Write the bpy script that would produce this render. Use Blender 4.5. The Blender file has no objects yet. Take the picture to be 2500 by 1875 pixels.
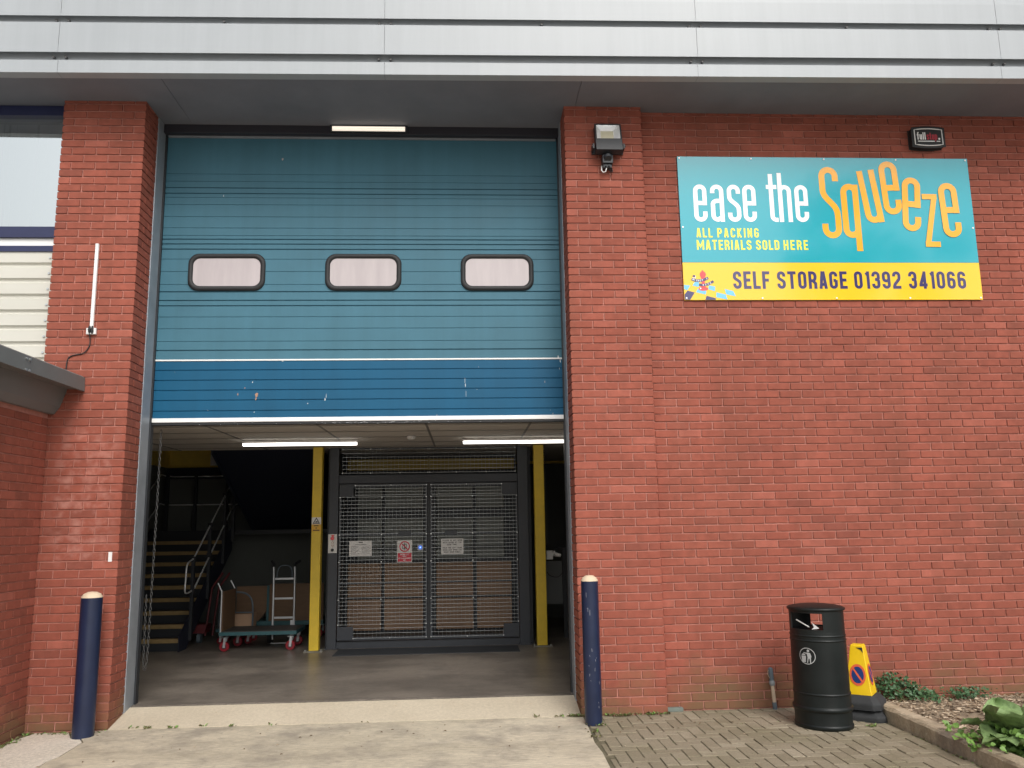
import bpy, math, random
from mathutils import Vector, Matrix
R = math.radians
sc = bpy.context.scene
COL = sc.collection
random.seed(7)

# ------------------------------------------------------------------ camera, sky, sun, exposure
cam = bpy.data.cameras.new("Camera")
cam.sensor_width = 36; cam.lens = 29.117; cam.clip_start = 0.05; cam.clip_end = 3000
camo = bpy.data.objects.new("Camera", cam); COL.objects.link(camo)
yaw, pit, rol = R(3.222), R(9.658), R(-0.945)
fw = Vector((math.sin(yaw)*math.cos(pit), math.cos(yaw)*math.cos(pit), math.sin(pit)))
rt = Vector((math.cos(yaw), -math.sin(yaw), 0)); up = rt.cross(fw)
r2 = math.cos(rol)*rt + math.sin(rol)*up; u2 = -math.sin(rol)*rt + math.cos(rol)*up
M = Matrix((r2, u2, -fw)).transposed().to_4x4(); M.translation = Vector((3.091, -7.675, 1.678))
camo.matrix_world = M
sc.camera = camo

SUN_EL, SUN_AZ = 43, 166        # degrees; azimuth clockwise from +Y, light comes from behind the camera
w = bpy.data.worlds.new("World"); sc.world = w; w.use_nodes = True
nt = w.node_tree; nt.nodes.clear()
sky = nt.nodes.new("ShaderNodeTexSky"); sky.sky_type = 'NISHITA'; sky.sun_disc = False
sky.sun_elevation = R(SUN_EL); sky.sun_rotation = R(SUN_AZ); sky.air_density = 1.5; sky.dust_density = 4.0; sky.ozone_density = 1.0
hs = nt.nodes.new("ShaderNodeHueSaturation"); hs.inputs['Saturation'].default_value = 0.22
bg = nt.nodes.new("ShaderNodeBackground"); bg.inputs[1].default_value = 0.12
wo = nt.nodes.new("ShaderNodeOutputWorld")
nt.links.new(sky.outputs[0], hs.inputs['Color']); nt.links.new(hs.outputs[0], bg.inputs[0]); nt.links.new(bg.outputs[0], wo.inputs[0])
sl = bpy.data.lights.new("sun", 'SUN'); sl.energy = 1.1; sl.angle = R(30); sl.color = (1, 0.96, 0.9)
so = bpy.data.objects.new("sun", sl); COL.objects.link(so)
sd = Vector((math.sin(R(SUN_AZ))*math.cos(R(SUN_EL)), math.cos(R(SUN_AZ))*math.cos(R(SUN_EL)), math.sin(R(SUN_EL))))
so.rotation_euler = sd.to_track_quat('Z', 'Y').to_euler(); so.location = (0, -20, 30)
sc.view_settings.view_transform = 'Standard'; sc.view_settings.look = 'None'
sc.view_settings.exposure = 0.45; sc.view_settings.gamma = 1

# ------------------------------------------------------------------ materials
def nodes(m): return m.node_tree.nodes, m.node_tree.links
def mat(name, col, rough=0.6, metal=0.0, noise=0.0, nscale=8.0, bump=0.0, bscale=60.0, emit=0, coat=0.0, spec=0.5, stretch=(1,1,1)):
    m = bpy.data.materials.new(name); m.use_nodes = True
    N, L = nodes(m); b = N["Principled BSDF"]
    b.inputs['Base Color'].default_value = (*col, 1); b.inputs['Roughness'].default_value = rough
    b.inputs['Metallic'].default_value = metal; b.inputs['Specular IOR Level'].default_value = spec
    if coat: b.inputs['Coat Weight'].default_value = coat; b.inputs['Coat Roughness'].default_value = 0.06
    if emit: b.inputs['Emission Color'].default_value = (*col, 1); b.inputs['Emission Strength'].default_value = emit
    if noise or bump:
        tc = N.new("ShaderNodeTexCoord"); mp = N.new("ShaderNodeMapping"); mp.inputs['Scale'].default_value = stretch
        L.new(tc.outputs['Object'], mp.inputs[0])
    if noise:
        n = N.new("ShaderNodeTexNoise"); n.inputs['Scale'].default_value = nscale; n.inputs['Detail'].default_value = 6; n.inputs['Roughness'].default_value = 0.6
        L.new(mp.outputs[0], n.inputs['Vector'])
        r = N.new("ShaderNodeMapRange"); r.inputs[1].default_value = 0.25; r.inputs[2].default_value = 0.75
        r.inputs[3].default_value = 1-noise; r.inputs[4].default_value = 1+noise
        L.new(n.outputs[0], r.inputs[0])
        mx = N.new("ShaderNodeMix"); mx.data_type = 'RGBA'; mx.blend_type = 'MULTIPLY'; mx.inputs[0].default_value = 1
        mx.inputs[6].default_value = (*col, 1); L.new(r.outputs[0], mx.inputs[7]); L.new(mx.outputs[2], b.inputs['Base Color'])
        m["mixnode"] = mx.name
        rr = N.new("ShaderNodeMapRange"); rr.inputs[3].default_value = max(0.02, rough-0.12); rr.inputs[4].default_value = min(1, rough+0.12)
        L.new(n.outputs[0], rr.inputs[0]); L.new(rr.outputs[0], b.inputs['Roughness'])
    if bump:
        n2 = N.new("ShaderNodeTexNoise"); n2.inputs['Scale'].default_value = bscale; n2.inputs['Detail'].default_value = 5
        L.new(mp.outputs[0], n2.inputs['Vector'])
        bp = N.new("ShaderNodeBump"); bp.inputs['Strength'].default_value = bump; bp.inputs['Distance'].default_value = 0.01
        L.new(n2.outputs[0], bp.inputs['Height']); L.new(bp.outputs[0], b.inputs['Normal'])
    return m

def ramp(N, stops):
    r = N.new("ShaderNodeValToRGB"); e = r.color_ramp.elements
    while len(e) < len(stops): e.new(0.5)
    for k, (p, c) in enumerate(stops): e[k].position = p; e[k].color = (*c, 1)
    return r
def mixc(N, L, f, a, b, mode='MIX'):
    mx = N.new("ShaderNodeMix"); mx.data_type = 'RGBA'; mx.blend_type = mode
    for s, v in ((0, f), (6, a), (7, b)):
        if hasattr(v, 'links') or hasattr(v, 'is_output'): L.new(v, mx.inputs[s])
        elif s == 0: mx.inputs[0].default_value = v
        else: mx.inputs[s].default_value = (*v, 1)
    return mx.outputs[2]
def noise(N, L, vec, scale, detail=5, rough=0.6):
    n = N.new("ShaderNodeTexNoise"); n.inputs['Scale'].default_value = scale; n.inputs['Detail'].default_value = detail; n.inputs['Roughness'].default_value = rough
    L.new(vec, n.inputs['Vector']); return n.outputs[0]
def rng(N, L, v, a, b, c=0.0, d=1.0):
    r = N.new("ShaderNodeMapRange"); r.inputs[1].default_value = a; r.inputs[2].default_value = b; r.inputs[3].default_value = c; r.inputs[4].default_value = d
    L.new(v, r.inputs[0]); return r.outputs[0]
def mul(N, L, *vs):
    o = vs[0]
    for v in vs[1:]:
        m = N.new("ShaderNodeMath"); m.operation = 'MULTIPLY'; L.new(o, m.inputs[0])
        if hasattr(v, 'is_output'): L.new(v, m.inputs[1])
        else: m.inputs[1].default_value = v
        o = m.outputs[0]
    return o

def brick_mat(name, stops, grime=True, scuffs=None, dark_patch=None):
    m = bpy.data.materials.new(name); m.use_nodes = True
    N, L = nodes(m); b = N["Principled BSDF"]; b.inputs['Roughness'].default_value = 0.88; b.inputs['Specular IOR Level'].default_value = 0.25
    tc = N.new("ShaderNodeTexCoord"); V = tc.outputs['Object']
    at = N.new("ShaderNodeAttribute"); at.attribute_name = "rnd"
    rp = ramp(N, stops); L.new(at.outputs['Fac'], rp.inputs[0])
    n1 = noise(N, L, V, 14, 6); n2 = noise(N, L, V, 180, 4)
    c = mixc(N, L, 1.0, rp.outputs[0], rng(N, L, n1, 0.3, 0.7, 0.86, 1.14), 'MULTIPLY')
    c = mixc(N, L, 1.0, c, rng(N, L, n2, 0.3, 0.7, 0.9, 1.1), 'MULTIPLY')
    big = noise(N, L, V, 0.9, 4)
    c = mixc(N, L, 1.0, c, rng(N, L, big, 0.35, 0.65, 0.92, 1.08), 'MULTIPLY')
    sm = N.new("ShaderNodeMapping"); sm.inputs['Scale'].default_value = (2.2, 2.2, 0.22); L.new(V, sm.inputs[0])
    c = mixc(N, L, rng(N, L, noise(N, L, sm.outputs[0], 1.5, 5, 0.65), 0.45, 0.75, 0, 0.5), c, (0.19, 0.07, 0.046))
    c = mixc(N, L, rng(N, L, noise(N, L, V, 1.3, 6, 0.7), 0.58, 0.78, 0, 0.30), c, (0.45, 0.19, 0.145))
    sx = N.new("ShaderNodeSeparateXYZ"); L.new(V, sx.inputs[0])
    if grime:       # algae and splashed soil on the lowest courses, with a ragged upper edge
        n3 = noise(N, L, V, 2.2, 5)
        ad = N.new("ShaderNodeMath"); ad.operation = 'MULTIPLY_ADD'; ad.inputs[1].default_value = 1.3; ad.inputs[2].default_value = -0.5
        L.new(n3, ad.inputs[0])
        sb = N.new("ShaderNodeMath"); sb.operation = 'SUBTRACT'; L.new(ad.outputs[0], sb.inputs[0]); L.new(sx.outputs[2], sb.inputs[1])
        f = rng(N, L, sb.outputs[0], -0.25, 0.15, 0, 0.78)
        c = mixc(N, L, f, c, (0.165, 0.11, 0.058))
    if scuffs:      # pale scrubbed bloom
        (x0, x1, z0, z1) = scuffs
        n4 = noise(N, L, V, 9, 6)
        f = mul(N, L, rng(N, L, n4, 0.46, 0.66), rng(N, L, sx.outputs[0], x0, x0+0.12), rng(N, L, sx.outputs[0], x1, x1-0.12), rng(N, L, sx.outputs[2], z0, z0+0.15), rng(N, L, sx.outputs[2], z1, z1-0.25), 0.42)
        c = mixc(N, L, f, c, (0.62, 0.34, 0.29))
    if dark_patch:        # soft oval of mottled darker brick on the wall
        (cx, cz, rx, rz) = dark_patch
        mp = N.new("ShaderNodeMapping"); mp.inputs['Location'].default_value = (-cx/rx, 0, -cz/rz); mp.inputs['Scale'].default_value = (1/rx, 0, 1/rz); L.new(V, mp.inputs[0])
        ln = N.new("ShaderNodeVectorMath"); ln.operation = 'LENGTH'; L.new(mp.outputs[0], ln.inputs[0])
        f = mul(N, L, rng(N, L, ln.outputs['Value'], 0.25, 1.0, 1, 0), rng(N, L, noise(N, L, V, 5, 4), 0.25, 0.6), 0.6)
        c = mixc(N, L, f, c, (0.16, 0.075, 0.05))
    n5 = noise(N, L, V, 55, 3)     # lime specks
    c = mixc(N, L, rng(N, L, n5, 0.735, 0.77, 0, 0.6), c, (0.6, 0.42, 0.38))
    L.new(c, b.inputs['Base Color'])
    bp = N.new("ShaderNodeBump"); bp.inputs['Strength'].default_value = 0.35; bp.inputs['Distance'].default_value = 0.004
    L.new(n2, bp.inputs['Height']); L.new(bp.outputs[0], b.inputs['Normal'])
    return m

BR = [(0, (0.25, 0.077, 0.054)), (0.15, (0.285, 0.084, 0.057)), (0.5, (0.306, 0.090, 0.061)), (0.8, (0.327, 0.096, 0.065)), (1, (0.375, 0.118, 0.083))]
M_brick = brick_mat("brick_red", BR, dark_patch=(8.32, 1.75, 0.42, 0.75))
M_brickL = brick_mat("brick_red_scrubbed", BR, scuffs=(-0.66, -0.02, 1.35, 2.75))
M_mortar = mat("mortar_pink", (0.50, 0.225, 0.18), 0.95, noise=0.18, nscale=20, bump=0.3, bscale=200)
M_fascia = mat("white_sheet", (0.385, 0.412, 0.435), 0.4, noise=0.03, nscale=1.2, bump=0.02, bscale=1.2, stretch=(0.5, 1, 1))
def streak(m, amt):
    N, L = nodes(m); b = N["Principled BSDF"]; src = b.inputs['Base Color'].links[0].from_socket
    tc = N.new("ShaderNodeTexCoord"); sm = N.new("ShaderNodeMapping"); sm.inputs['Scale'].default_value = (5, 1, 0.3); L.new(tc.outputs['Object'], sm.inputs[0])
    L.new(mixc(N, L, 1.0, src, rng(N, L, noise(N, L, sm.outputs[0], 1.5, 6, 0.7), 0.3, 0.75, 1+amt*0.4, 1-amt), 'MULTIPLY'), b.inputs['Base Color'])
streak(M_fascia, 0.07)
M_soffit = mat("soffit_board_grey", (0.195, 0.205, 0.235), 0.75, noise=0.12, nscale=2.5)
M_navy = mat("navy_frame", (0.022, 0.028, 0.085), 0.4, noise=0.1)
M_galv = mat("galvanised_steel", (0.34, 0.37, 0.41), 0.5, 0.35, noise=0.16, nscale=5)
M_black = mat("black_rubber", (0.018, 0.019, 0.021), 0.6)
M_white = mat("white_plastic", (0.8, 0.8, 0.8), 0.4)
M_offwhite = mat("white_metal", (0.85, 0.85, 0.84), 0.35, noise=0.04)
M_cream = mat("cream_cladding", (0.62, 0.605, 0.54), 0.45, noise=0.05, nscale=2)
M_coping = mat("grey_coping", (0.15, 0.16, 0.16), 0.5, noise=0.08)
M_bollard = mat("navy_paint", (0.010, 0.018, 0.052), 0.38, noise=0.18, nscale=6, bump=0.04, bscale=20)
M_capm = mat("cream_cap", (0.66, 0.53, 0.38), 0.7, noise=0.12, nscale=15)
M_yellow = mat("yellow_paint", (0.72, 0.50, 0.035), 0.45, noise=0.1)
M_ywall = mat("ochre_wall_paint", (0.80, 0.60, 0.12), 0.7, noise=0.1)
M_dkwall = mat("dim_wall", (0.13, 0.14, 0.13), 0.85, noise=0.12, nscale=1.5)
M_lift = mat("lift_grey_paint", (0.036, 0.042, 0.053), 0.45, noise=0.12)
M_wire = mat("bright_zinc_wire", (0.5, 0.53, 0.54), 0.4, 0.6)
M_steel = mat("polished_handrail", (0.85, 0.86, 0.88), 0.3, 0.3)
M_alu = mat("brushed_aluminium", (0.58, 0.6, 0.62), 0.4, 0.7)
M_dark = mat("black_steel", (0.022, 0.025, 0.03), 0.5)
M_darkblue = mat("navy_steel", (0.014, 0.018, 0.035), 0.55)
M_nosing = mat("ochre_nosing", (0.29, 0.20, 0.085), 0.6, noise=0.2, nscale=12)
M_ply = mat("plywood", (0.155, 0.09, 0.048), 0.6, noise=0.15, nscale=5, stretch=(1, 1, 6))
M_board = mat("tan_board", (0.44, 0.28, 0.18), 0.7, noise=0.1, nscale=4)
M_greyboard = mat("grey_panel", (0.26, 0.275, 0.255), 0.6, noise=0.1, nscale=3)
M_teal_tr = mat("trolley_teal", (0.035, 0.11, 0.125), 0.45)
M_redwh = mat("red_wheel", (0.25, 0.012, 0.022), 0.4)
M_redst = mat("red_steel", (0.11, 0.010, 0.014), 0.45)
M_ceil = mat("ceiling_tile", (0.62, 0.575, 0.52), 0.9, noise=0.06, nscale=2)
M_grid = mat("ceiling_grid", (0.2, 0.19, 0.18), 0.6)
M_tube = mat("lit_diffuser", (1.0, 0.97, 0.9), 0.4, emit=3.2)
M_bin = mat("bin_black", (0.008, 0.011, 0.011), 0.42, noise=0.3, nscale=5, bump=0.08, bscale=180, spec=0.35)
M_silver = mat("silver_print", (0.42, 0.43, 0.43), 0.5)
M_coneY = mat("cone_yellow", (0.85, 0.56, 0.01), 0.4, noise=0.07, nscale=6)
M_coneB = mat("cone_rubber", (0.028, 0.03, 0.032), 0.75, noise=0.25, nscale=10, bump=0.2, bscale=60)
M_blue = mat("blue_print", (0.012, 0.04, 0.17), 0.45)
M_redor = mat("orange_print", (0.75, 0.13, 0.05), 0.45)
M_red = mat("red_print", (0.62, 0.02, 0.05), 0.4)
M_lred = mat("scarlet_print", (0.85, 0.05, 0.06), 0.3, coat=0.5)
M_ink = mat("black_print", (0.02, 0.02, 0.022), 0.5)
M_paper = mat("white_sign", (0.72, 0.71, 0.69), 0.45)
M_pole = mat("grey_pipe", (0.10, 0.13, 0.155), 0.5)
M_wood = mat("weathered_wood", (0.55, 0.43, 0.31), 0.8, noise=0.15, nscale=12)
M_sign = mat("sign_teal", (0.0, 0.37, 0.465), 0.16, coat=0.6)
M_signY = mat("sign_yellow", (0.93, 0.57, 0.010), 0.16, coat=0.6)
M_lW = mat("sign_white", (0.92, 0.92, 0.92), 0.16, coat=0.6)
M_lO = mat("sign_orange", (0.95, 0.43, 0.015), 0.16, coat=0.6)
M_lY = mat("sign_lemon", (0.88, 0.84, 0.06), 0.16, coat=0.6)
M_lN = mat("sign_navy", (0.035, 0.028, 0.13), 0.16, coat=0.6)
M_lB = mat("sign_sky_blue", (0.16, 0.56, 0.86), 0.16, coat=0.6)
M_leaf = mat("ivy_leaf", (0.05, 0.115, 0.045), 0.5, noise=0.35, nscale=9)
M_leaf2 = mat("dock_leaf", (0.20, 0.30, 0.115), 0.6, noise=0.4, nscale=16, bump=0.5, bscale=45)
M_leaf3 = mat("clover_leaf", (0.16, 0.29, 0.06), 0.55, noise=0.35, nscale=14)
M_weed = mat("dry_weed", (0.15, 0.14, 0.055), 0.7, noise=0.35, nscale=25)
M_chain = mat("chain_steel", (0.11, 0.11, 0.11), 0.45, 0.6)
M_brass = mat("screw_head", (0.5, 0.52, 0.52), 0.35, 0.8)

def door_mat(name, col, chips):
    m = mat(name, col, 0.5, noise=0.10, nscale=1.6, bump=0.02, bscale=6, spec=0.28)
    N, L = nodes(m); b = N["Principled BSDF"]; src = N[m["mixnode"]].outputs[2]
    tc = N.new("ShaderNodeTexCoord"); mp = N.new("ShaderNodeMapping"); mp.inputs['Scale'].default_value = (1, 1, 0.45); L.new(tc.outputs['Object'], mp.inputs[0])
    n = noise(N, L, mp.outputs[0], 7 if chips else 5, 4, 0.55); n2 = noise(N, L, mp.outputs[0], 45, 3)
    t = 0.70 if chips else 0.74
    f = mul(N, L, rng(N, L, n, t, t+0.012), rng(N, L, n2, 0.4, 0.5))
    sm = N.new("ShaderNodeMapping"); sm.inputs['Scale'].default_value = (3.5, 1, 0.12); L.new(tc.outputs['Object'], sm.inputs[0])
    src = mixc(N, L, 1.0, src, rng(N, L, noise(N, L, sm.outputs[0], 2.0, 5, 0.65), 0.3, 0.7, 0.94, 1.055), 'MULTIPLY')
    c = mixc(N, L, f, src, (0.5, 0.42, 0.38)); L.new(c, b.inputs['Base Color'])
    em = noise(N, L, tc.outputs['Object'], 260, 2); e2 = N.new("ShaderNodeBump"); e2.inputs['Strength'].default_value = 0.12; e2.inputs['Distance'].default_value = 0.003
    L.new(em, e2.inputs['Height']); old = b.inputs['Normal'].links[0].from_socket; L.new(old, e2.inputs['Normal']); L.new(e2.outputs[0], b.inputs['Normal'])
    return m
M_door = door_mat("door_teal", (0.058, 0.166, 0.228), False)
M_doorB = door_mat("door_blue", (0.005, 0.09, 0.185), True)

def glass_mat(name, tint, fres):
    m = bpy.data.materials.new(name); m.use_nodes = True; N, L = nodes(m); N.clear()
    o = N.new("ShaderNodeOutputMaterial"); g = N.new("ShaderNodeBsdfGlossy"); g.inputs['Roughness'].default_value = 0.03; g.inputs[0].default_value = (0.93, 0.99, 1.0, 1)
    t = N.new("ShaderNodeBsdfTransparent"); t.inputs[0].default_value = (*tint, 1)
    fr = N.new("ShaderNodeFresnel"); fr.inputs[0].default_value = fres; mx = N.new("ShaderNodeMixShader")
    L.new(fr.outputs[0], mx.inputs[0]); L.new(t.outputs[0], mx.inputs[1]); L.new(g.outputs[0], mx.inputs[2]); L.new(mx.outputs[0], o.inputs[0])
    return m
M_glass = glass_mat("window_glass", (0.93, 0.96, 0.95), 10.0)
M_pane = mat("frosted_pane", (0.46, 0.405, 0.415), 0.12, noise=0.10, nscale=3, coat=1.0, stretch=(3, 1, 0.4))  # upright streaks in the base colour stand in for reflected lines
M_blind = mat("vertical_blind", (0.86, 0.88, 0.87), 0.7)

def concrete(name, c1, c2, sc1, rough=0.85, streak=(1, 1, 1), dark=None, spots=True, bump=0.25, fine=1.0, brush=False):
    m = bpy.data.materials.new(name); m.use_nodes = True; N, L = nodes(m); b = N["Principled BSDF"]
    b.inputs['Roughness'].default_value = rough; b.inputs['Specular IOR Level'].default_value = 0.35
    tc = N.new("ShaderNodeTexCoord"); mp = N.new("ShaderNodeMapping"); mp.inputs['Scale'].default_value = streak; L.new(tc.outputs['Object'], mp.inputs[0])
    V = mp.outputs[0]
    n1 = noise(N, L, V, sc1, 7, 0.62); n2 = noise(N, L, V, 38, 6, 0.7); n3 = noise(N, L, tc.outputs['Object'], 170, 3)
    c = mixc(N, L, rng(N, L, n1, 0.34, 0.66), c1, c2)
    c = mixc(N, L, 1.0, c, rng(N, L, n2, 0.3, 0.7, 1-0.24*fine, 1+0.22*fine), 'MULTIPLY')
    c = mixc(N, L, 1.0, c, rng(N, L, n3, 0.3, 0.7, 1-0.15*fine, 1+0.15*fine), 'MULTIPLY')
    if brush:
        m2 = N.new("ShaderNodeMapping"); m2.inputs['Scale'].default_value = (1.2, 45, 1); L.new(tc.outputs['Object'], m2.inputs[0])
        nb = noise(N, L, m2.outputs[0], 1.5, 6, 0.7); c = mixc(N, L, 1.0, c, rng(N, L, nb, 0.3, 0.7, 0.84, 1.14), 'MULTIPLY')
        ns = noise(N, L, tc.outputs['Object'], 11, 5, 0.75); c = mixc(N, L, rng(N, L, ns, 0.56, 0.66, 0, 0.5), c, (0.30, 0.26, 0.22))
    if dark:
        n4 = noise(N, L, tc.outputs['Object'], 1.7, 6, 0.7); c = mixc(N, L, rng(N, L, n4, 0.47, 0.66, 0, 0.72), c, dark)
    if spots:
        n5 = noise(N, L, tc.outputs['Object'], 26, 3); c = mixc(N, L, rng(N, L, n5, 0.70, 0.73, 0, 0.8), c, (0.62, 0.56, 0.47))
    L.new(c, b.inputs['Base Color'])
    bp = N.new("ShaderNodeBump"); bp.inputs['Strength'].default_value = bump; bp.inputs['Distance'].default_value = 0.006
    L.new(n2, bp.inputs['Height']); L.new(bp.outputs[0], b.inputs['Normal'])
    return m
M_drive = concrete("brushed_concrete", (0.46, 0.40, 0.30), (0.63, 0.555, 0.43), 1.1, streak=(0.35, 1.6, 1), dark=(0.27, 0.235, 0.195), bump=0.6, brush=True)
M_sill = concrete("pale_sill_concrete", (0.51, 0.44, 0.335), (0.59, 0.515, 0.40), 1.3, spots=False, bump=0.15, fine=0.5)
M_pad = concrete("pale_pad_concrete", (0.62, 0.56, 0.47), (0.70, 0.64, 0.55), 2.0, spots=False)
M_floor = concrete("screed_floor", (0.125, 0.108, 0.092), (0.26, 0.225, 0.19), 0.9, rough=0.36, dark=(0.09, 0.078, 0.068), streak=(0.5, 1.4, 1), spots=False, bump=0.05)
M_kerb = concrete("kerb_concrete", (0.36, 0.29, 0.20), (0.49, 0.41, 0.30), 3.0, dark=(0.17, 0.14, 0.115))
M_moss = concrete("mossy_gravel", (0.14, 0.135, 0.085), (0.25, 0.22, 0.16), 5.0, bump=0.9)
M_soil = concrete("bark_soil", (0.21, 0.165, 0.115), (0.33, 0.265, 0.19), 6.0, bump=0.9)
M_asph = concrete("yard_concrete", (0.27, 0.255, 0.235), (0.33, 0.31, 0.285), 2.0)
def paver_mat():
    m = bpy.data.materials.new("paver_buff"); m.use_nodes = True; N, L = nodes(m); b = N["Principled BSDF"]; b.inputs['Roughness'].default_value = 0.9
    tc = N.new("ShaderNodeTexCoord"); V = tc.outputs['Object']; at = N.new("ShaderNodeAttribute"); at.attribute_name = "rnd"
    rp = ramp(N, [(0, (0.225, 0.19, 0.13)), (0.5, (0.265, 0.225, 0.16)), (1, (0.325, 0.28, 0.205))]); L.new(at.outputs['Fac'], rp.inputs[0])
    n2 = noise(N, L, V, 60, 5, 0.7); n1 = noise(N, L, V, 1.6, 5)
    c = mixc(N, L, 1.0, rp.outputs[0], rng(N, L, n2, 0.3, 0.7, 0.75, 1.25), 'MULTIPLY')
    c = mixc(N, L, rng(N, L, n1, 0.45, 0.65, 0, 0.5), c, (0.17, 0.15, 0.085))
    L.new(c, b.inputs['Base Color'])
    bp = N.new("ShaderNodeBump"); bp.inputs['Strength'].default_value = 0.5; bp.inputs['Distance'].default_value = 0.004
    L.new(n2, bp.inputs['Height']); L.new(bp.outputs[0], b.inputs['Normal'])
    return m
M_paver = paver_mat()

# ------------------------------------------------------------------ mesh builder
class MB:
    def __init__(s): s.v = []; s.f = []; s.m = []; s.r = []; s.sm = []
    def add(s, vs, fs, mi=0, rnd=0.5, smooth=False):
        o = len(s.v); s.v += [tuple(v) for v in vs]
        for f in fs: s.f.append([o+i for i in f]); s.m.append(mi); s.r.append(rnd); s.sm.append(smooth)
    def box(s, x0, x1, y0, y1, z0, z1, mi=0, rnd=0.5, rot=None, piv=None):
        vs = [Vector((x, y, z)) for x in (x0, x1) for y in (y0, y1) for z in (z0, z1)]
        if rot is not None:
            p = Vector(piv) if piv else Vector(((x0+x1)/2, (y0+y1)/2, (z0+z1)/2)); vs = [p + rot @ (v-p) for v in vs]
        s.add(vs, [(0,1,3,2), (4,6,7,5), (0,4,5,1), (2,3,7,6), (0,2,6,4), (1,5,7,3)], mi, rnd)
    def cbox(s, x0, x1, y0, y1, z0, z1, c=0.003, mi=0, rnd=0.5):
        X, Y, Z = (x0, x1), (y0, y1), (z0, z1); vs = []; idx = {}
        for a in (0, 1):
            for b in (0, 1):
                for d in (0, 1):
                    sx, sy, sz = (1-2*a)*c, (1-2*b)*c, (1-2*d)*c
                    for k, p in enumerate(((X[a], Y[b]+sy, Z[d]+sz), (X[a]+sx, Y[b], Z[d]+sz), (X[a]+sx, Y[b]+sy, Z[d]))):
                        idx[(a, b, d, k)] = len(vs); vs.append(p)
        I = lambda *q: idx[q]; F = []
        for a in (0, 1):
            F.append([I(a,0,0,0), I(a,1,0,0), I(a,1,1,0), I(a,0,1,0)]); F.append([I(0,a,0,1), I(1,a,0,1), I(1,a,1,1), I(0,a,1,1)]); F.append([I(0,0,a,2), I(1,0,a,2), I(1,1,a,2), I(0,1,a,2)])
            for b in (0, 1):
                F.append([I(a,b,0,0), I(a,b,1,0), I(a,b,1,1), I(a,b,0,1)]); F.append([I(a,0,b,0), I(a,1,b,0), I(a,1,b,2), I(a,0,b,2)]); F.append([I(0,a,b,1), I(1,a,b,1), I(1,a,b,2), I(0,a,b,2)])
                for d in (0, 1): F.append([I(a,b,d,0), I(a,b,d,1), I(a,b,d,2)])
        s.add(vs, F, mi, rnd)
    def quad(s, a, b, c, d, mi=0, rnd=0.5): s.add([a, b, c, d], [(0, 1, 2, 3)], mi, rnd)
    def poly(s, pts, mi=0, rnd=0.5): s.add(pts, [tuple(range(len(pts)))], mi, rnd)
    def prism(s, pts, z0, z1, mi=0, axis='z'):
        n = len(pts)
        def P(p, t): return {'z': (p[0], p[1], t), 'x': (t, p[0], p[1]), 'y': (p[0], t, p[1])}[axis]
        vs = [P(p, z0) for p in pts] + [P(p, z1) for p in pts]
        s.add(vs, [tuple(range(n)), tuple(range(2*n-1, n-1, -1))] + [(i, (i+1) % n, n+(i+1) % n, n+i) for i in range(n)], mi)
    def sheet(s, prof, x0, x1, mi=0, n=1):          # (y, z) profile drawn along x
        for k in range(n):
            a, b = x0+(x1-x0)*k/n, x0+(x1-x0)*(k+1)/n
            vs = [(a, y, z) for y, z in prof] + [(b, y, z) for y, z in prof]; m = len(prof)
            s.add(vs, [(i, i+1, m+i+1, m+i) for i in range(m-1)], mi)
    def tube(s, pts, r, n=8, mi=0, cap=True, closed=False):
        pts = [Vector(p) for p in pts]; rs = r if isinstance(r, (list, tuple)) else [r]*len(pts)
        vs = []; m = len(pts); pn = None
        for i, p in enumerate(pts):
            if closed: t = pts[(i+1) % m]-pts[i-1]
            else: t = pts[min(i+1, m-1)]-pts[max(i-1, 0)]
            t.normalize()
            if pn is None: pn = t.orthogonal()
            pn = (pn-t*pn.dot(t)); pn = pn.normalized() if pn.length > 1e-6 else t.orthogonal().normalized()
            b = t.cross(pn)
            vs += [p+(pn*math.cos(2*math.pi*k/n)+b*math.sin(2*math.pi*k/n))*rs[i] for k in range(n)]
        F = []
        for i in range(m if closed else m-1):
            j = (i+1) % m
            F += [(i*n+k, i*n+(k+1) % n, j*n+(k+1) % n, j*n+k) for k in range(n)]
        s.add(vs, F, mi, smooth=True)
        if cap and not closed: s.add(vs[:n], [tuple(range(n))], mi); s.add(vs[-n:], [tuple(range(n))], mi)
    def lathe(s, prof, c=(0, 0), n=32, mi=0, sx=1, sy=1, rot=0, smooth=True, caps=True):   # (r, z)
        vs = []
        for r, z in prof:
            for k in range(n):
                a = 2*math.pi*k/n; x, y = r*math.cos(a)*sx, r*math.sin(a)*sy
                vs.append((c[0]+x*math.cos(rot)-y*math.sin(rot), c[1]+x*math.sin(rot)+y*math.cos(rot), z))
        m = len(prof)
        s.add(vs, [(i*n+k, i*n+(k+1) % n, (i+1)*n+(k+1) % n, (i+1)*n+k) for i in range(m-1) for k in range(n)], mi, smooth=smooth)
        if caps: s.add(vs[:n], [tuple(range(n))], mi); s.add(vs[-n:], [tuple(range(n))], mi)
    def cyl(s, a, b, r, n=12, mi=0): s.tube([a, b], r, n, mi)
    def disc(s, c, nrm, r, n=24, mi=0):
        c = Vector(c); nr = Vector(nrm).normalized(); a = nr.orthogonal().normalized(); b = nr.cross(a)
        s.poly([c+a*r*math.cos(2*math.pi*k/n)+b*r*math.sin(2*math.pi*k/n) for k in range(n)], mi)
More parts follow.
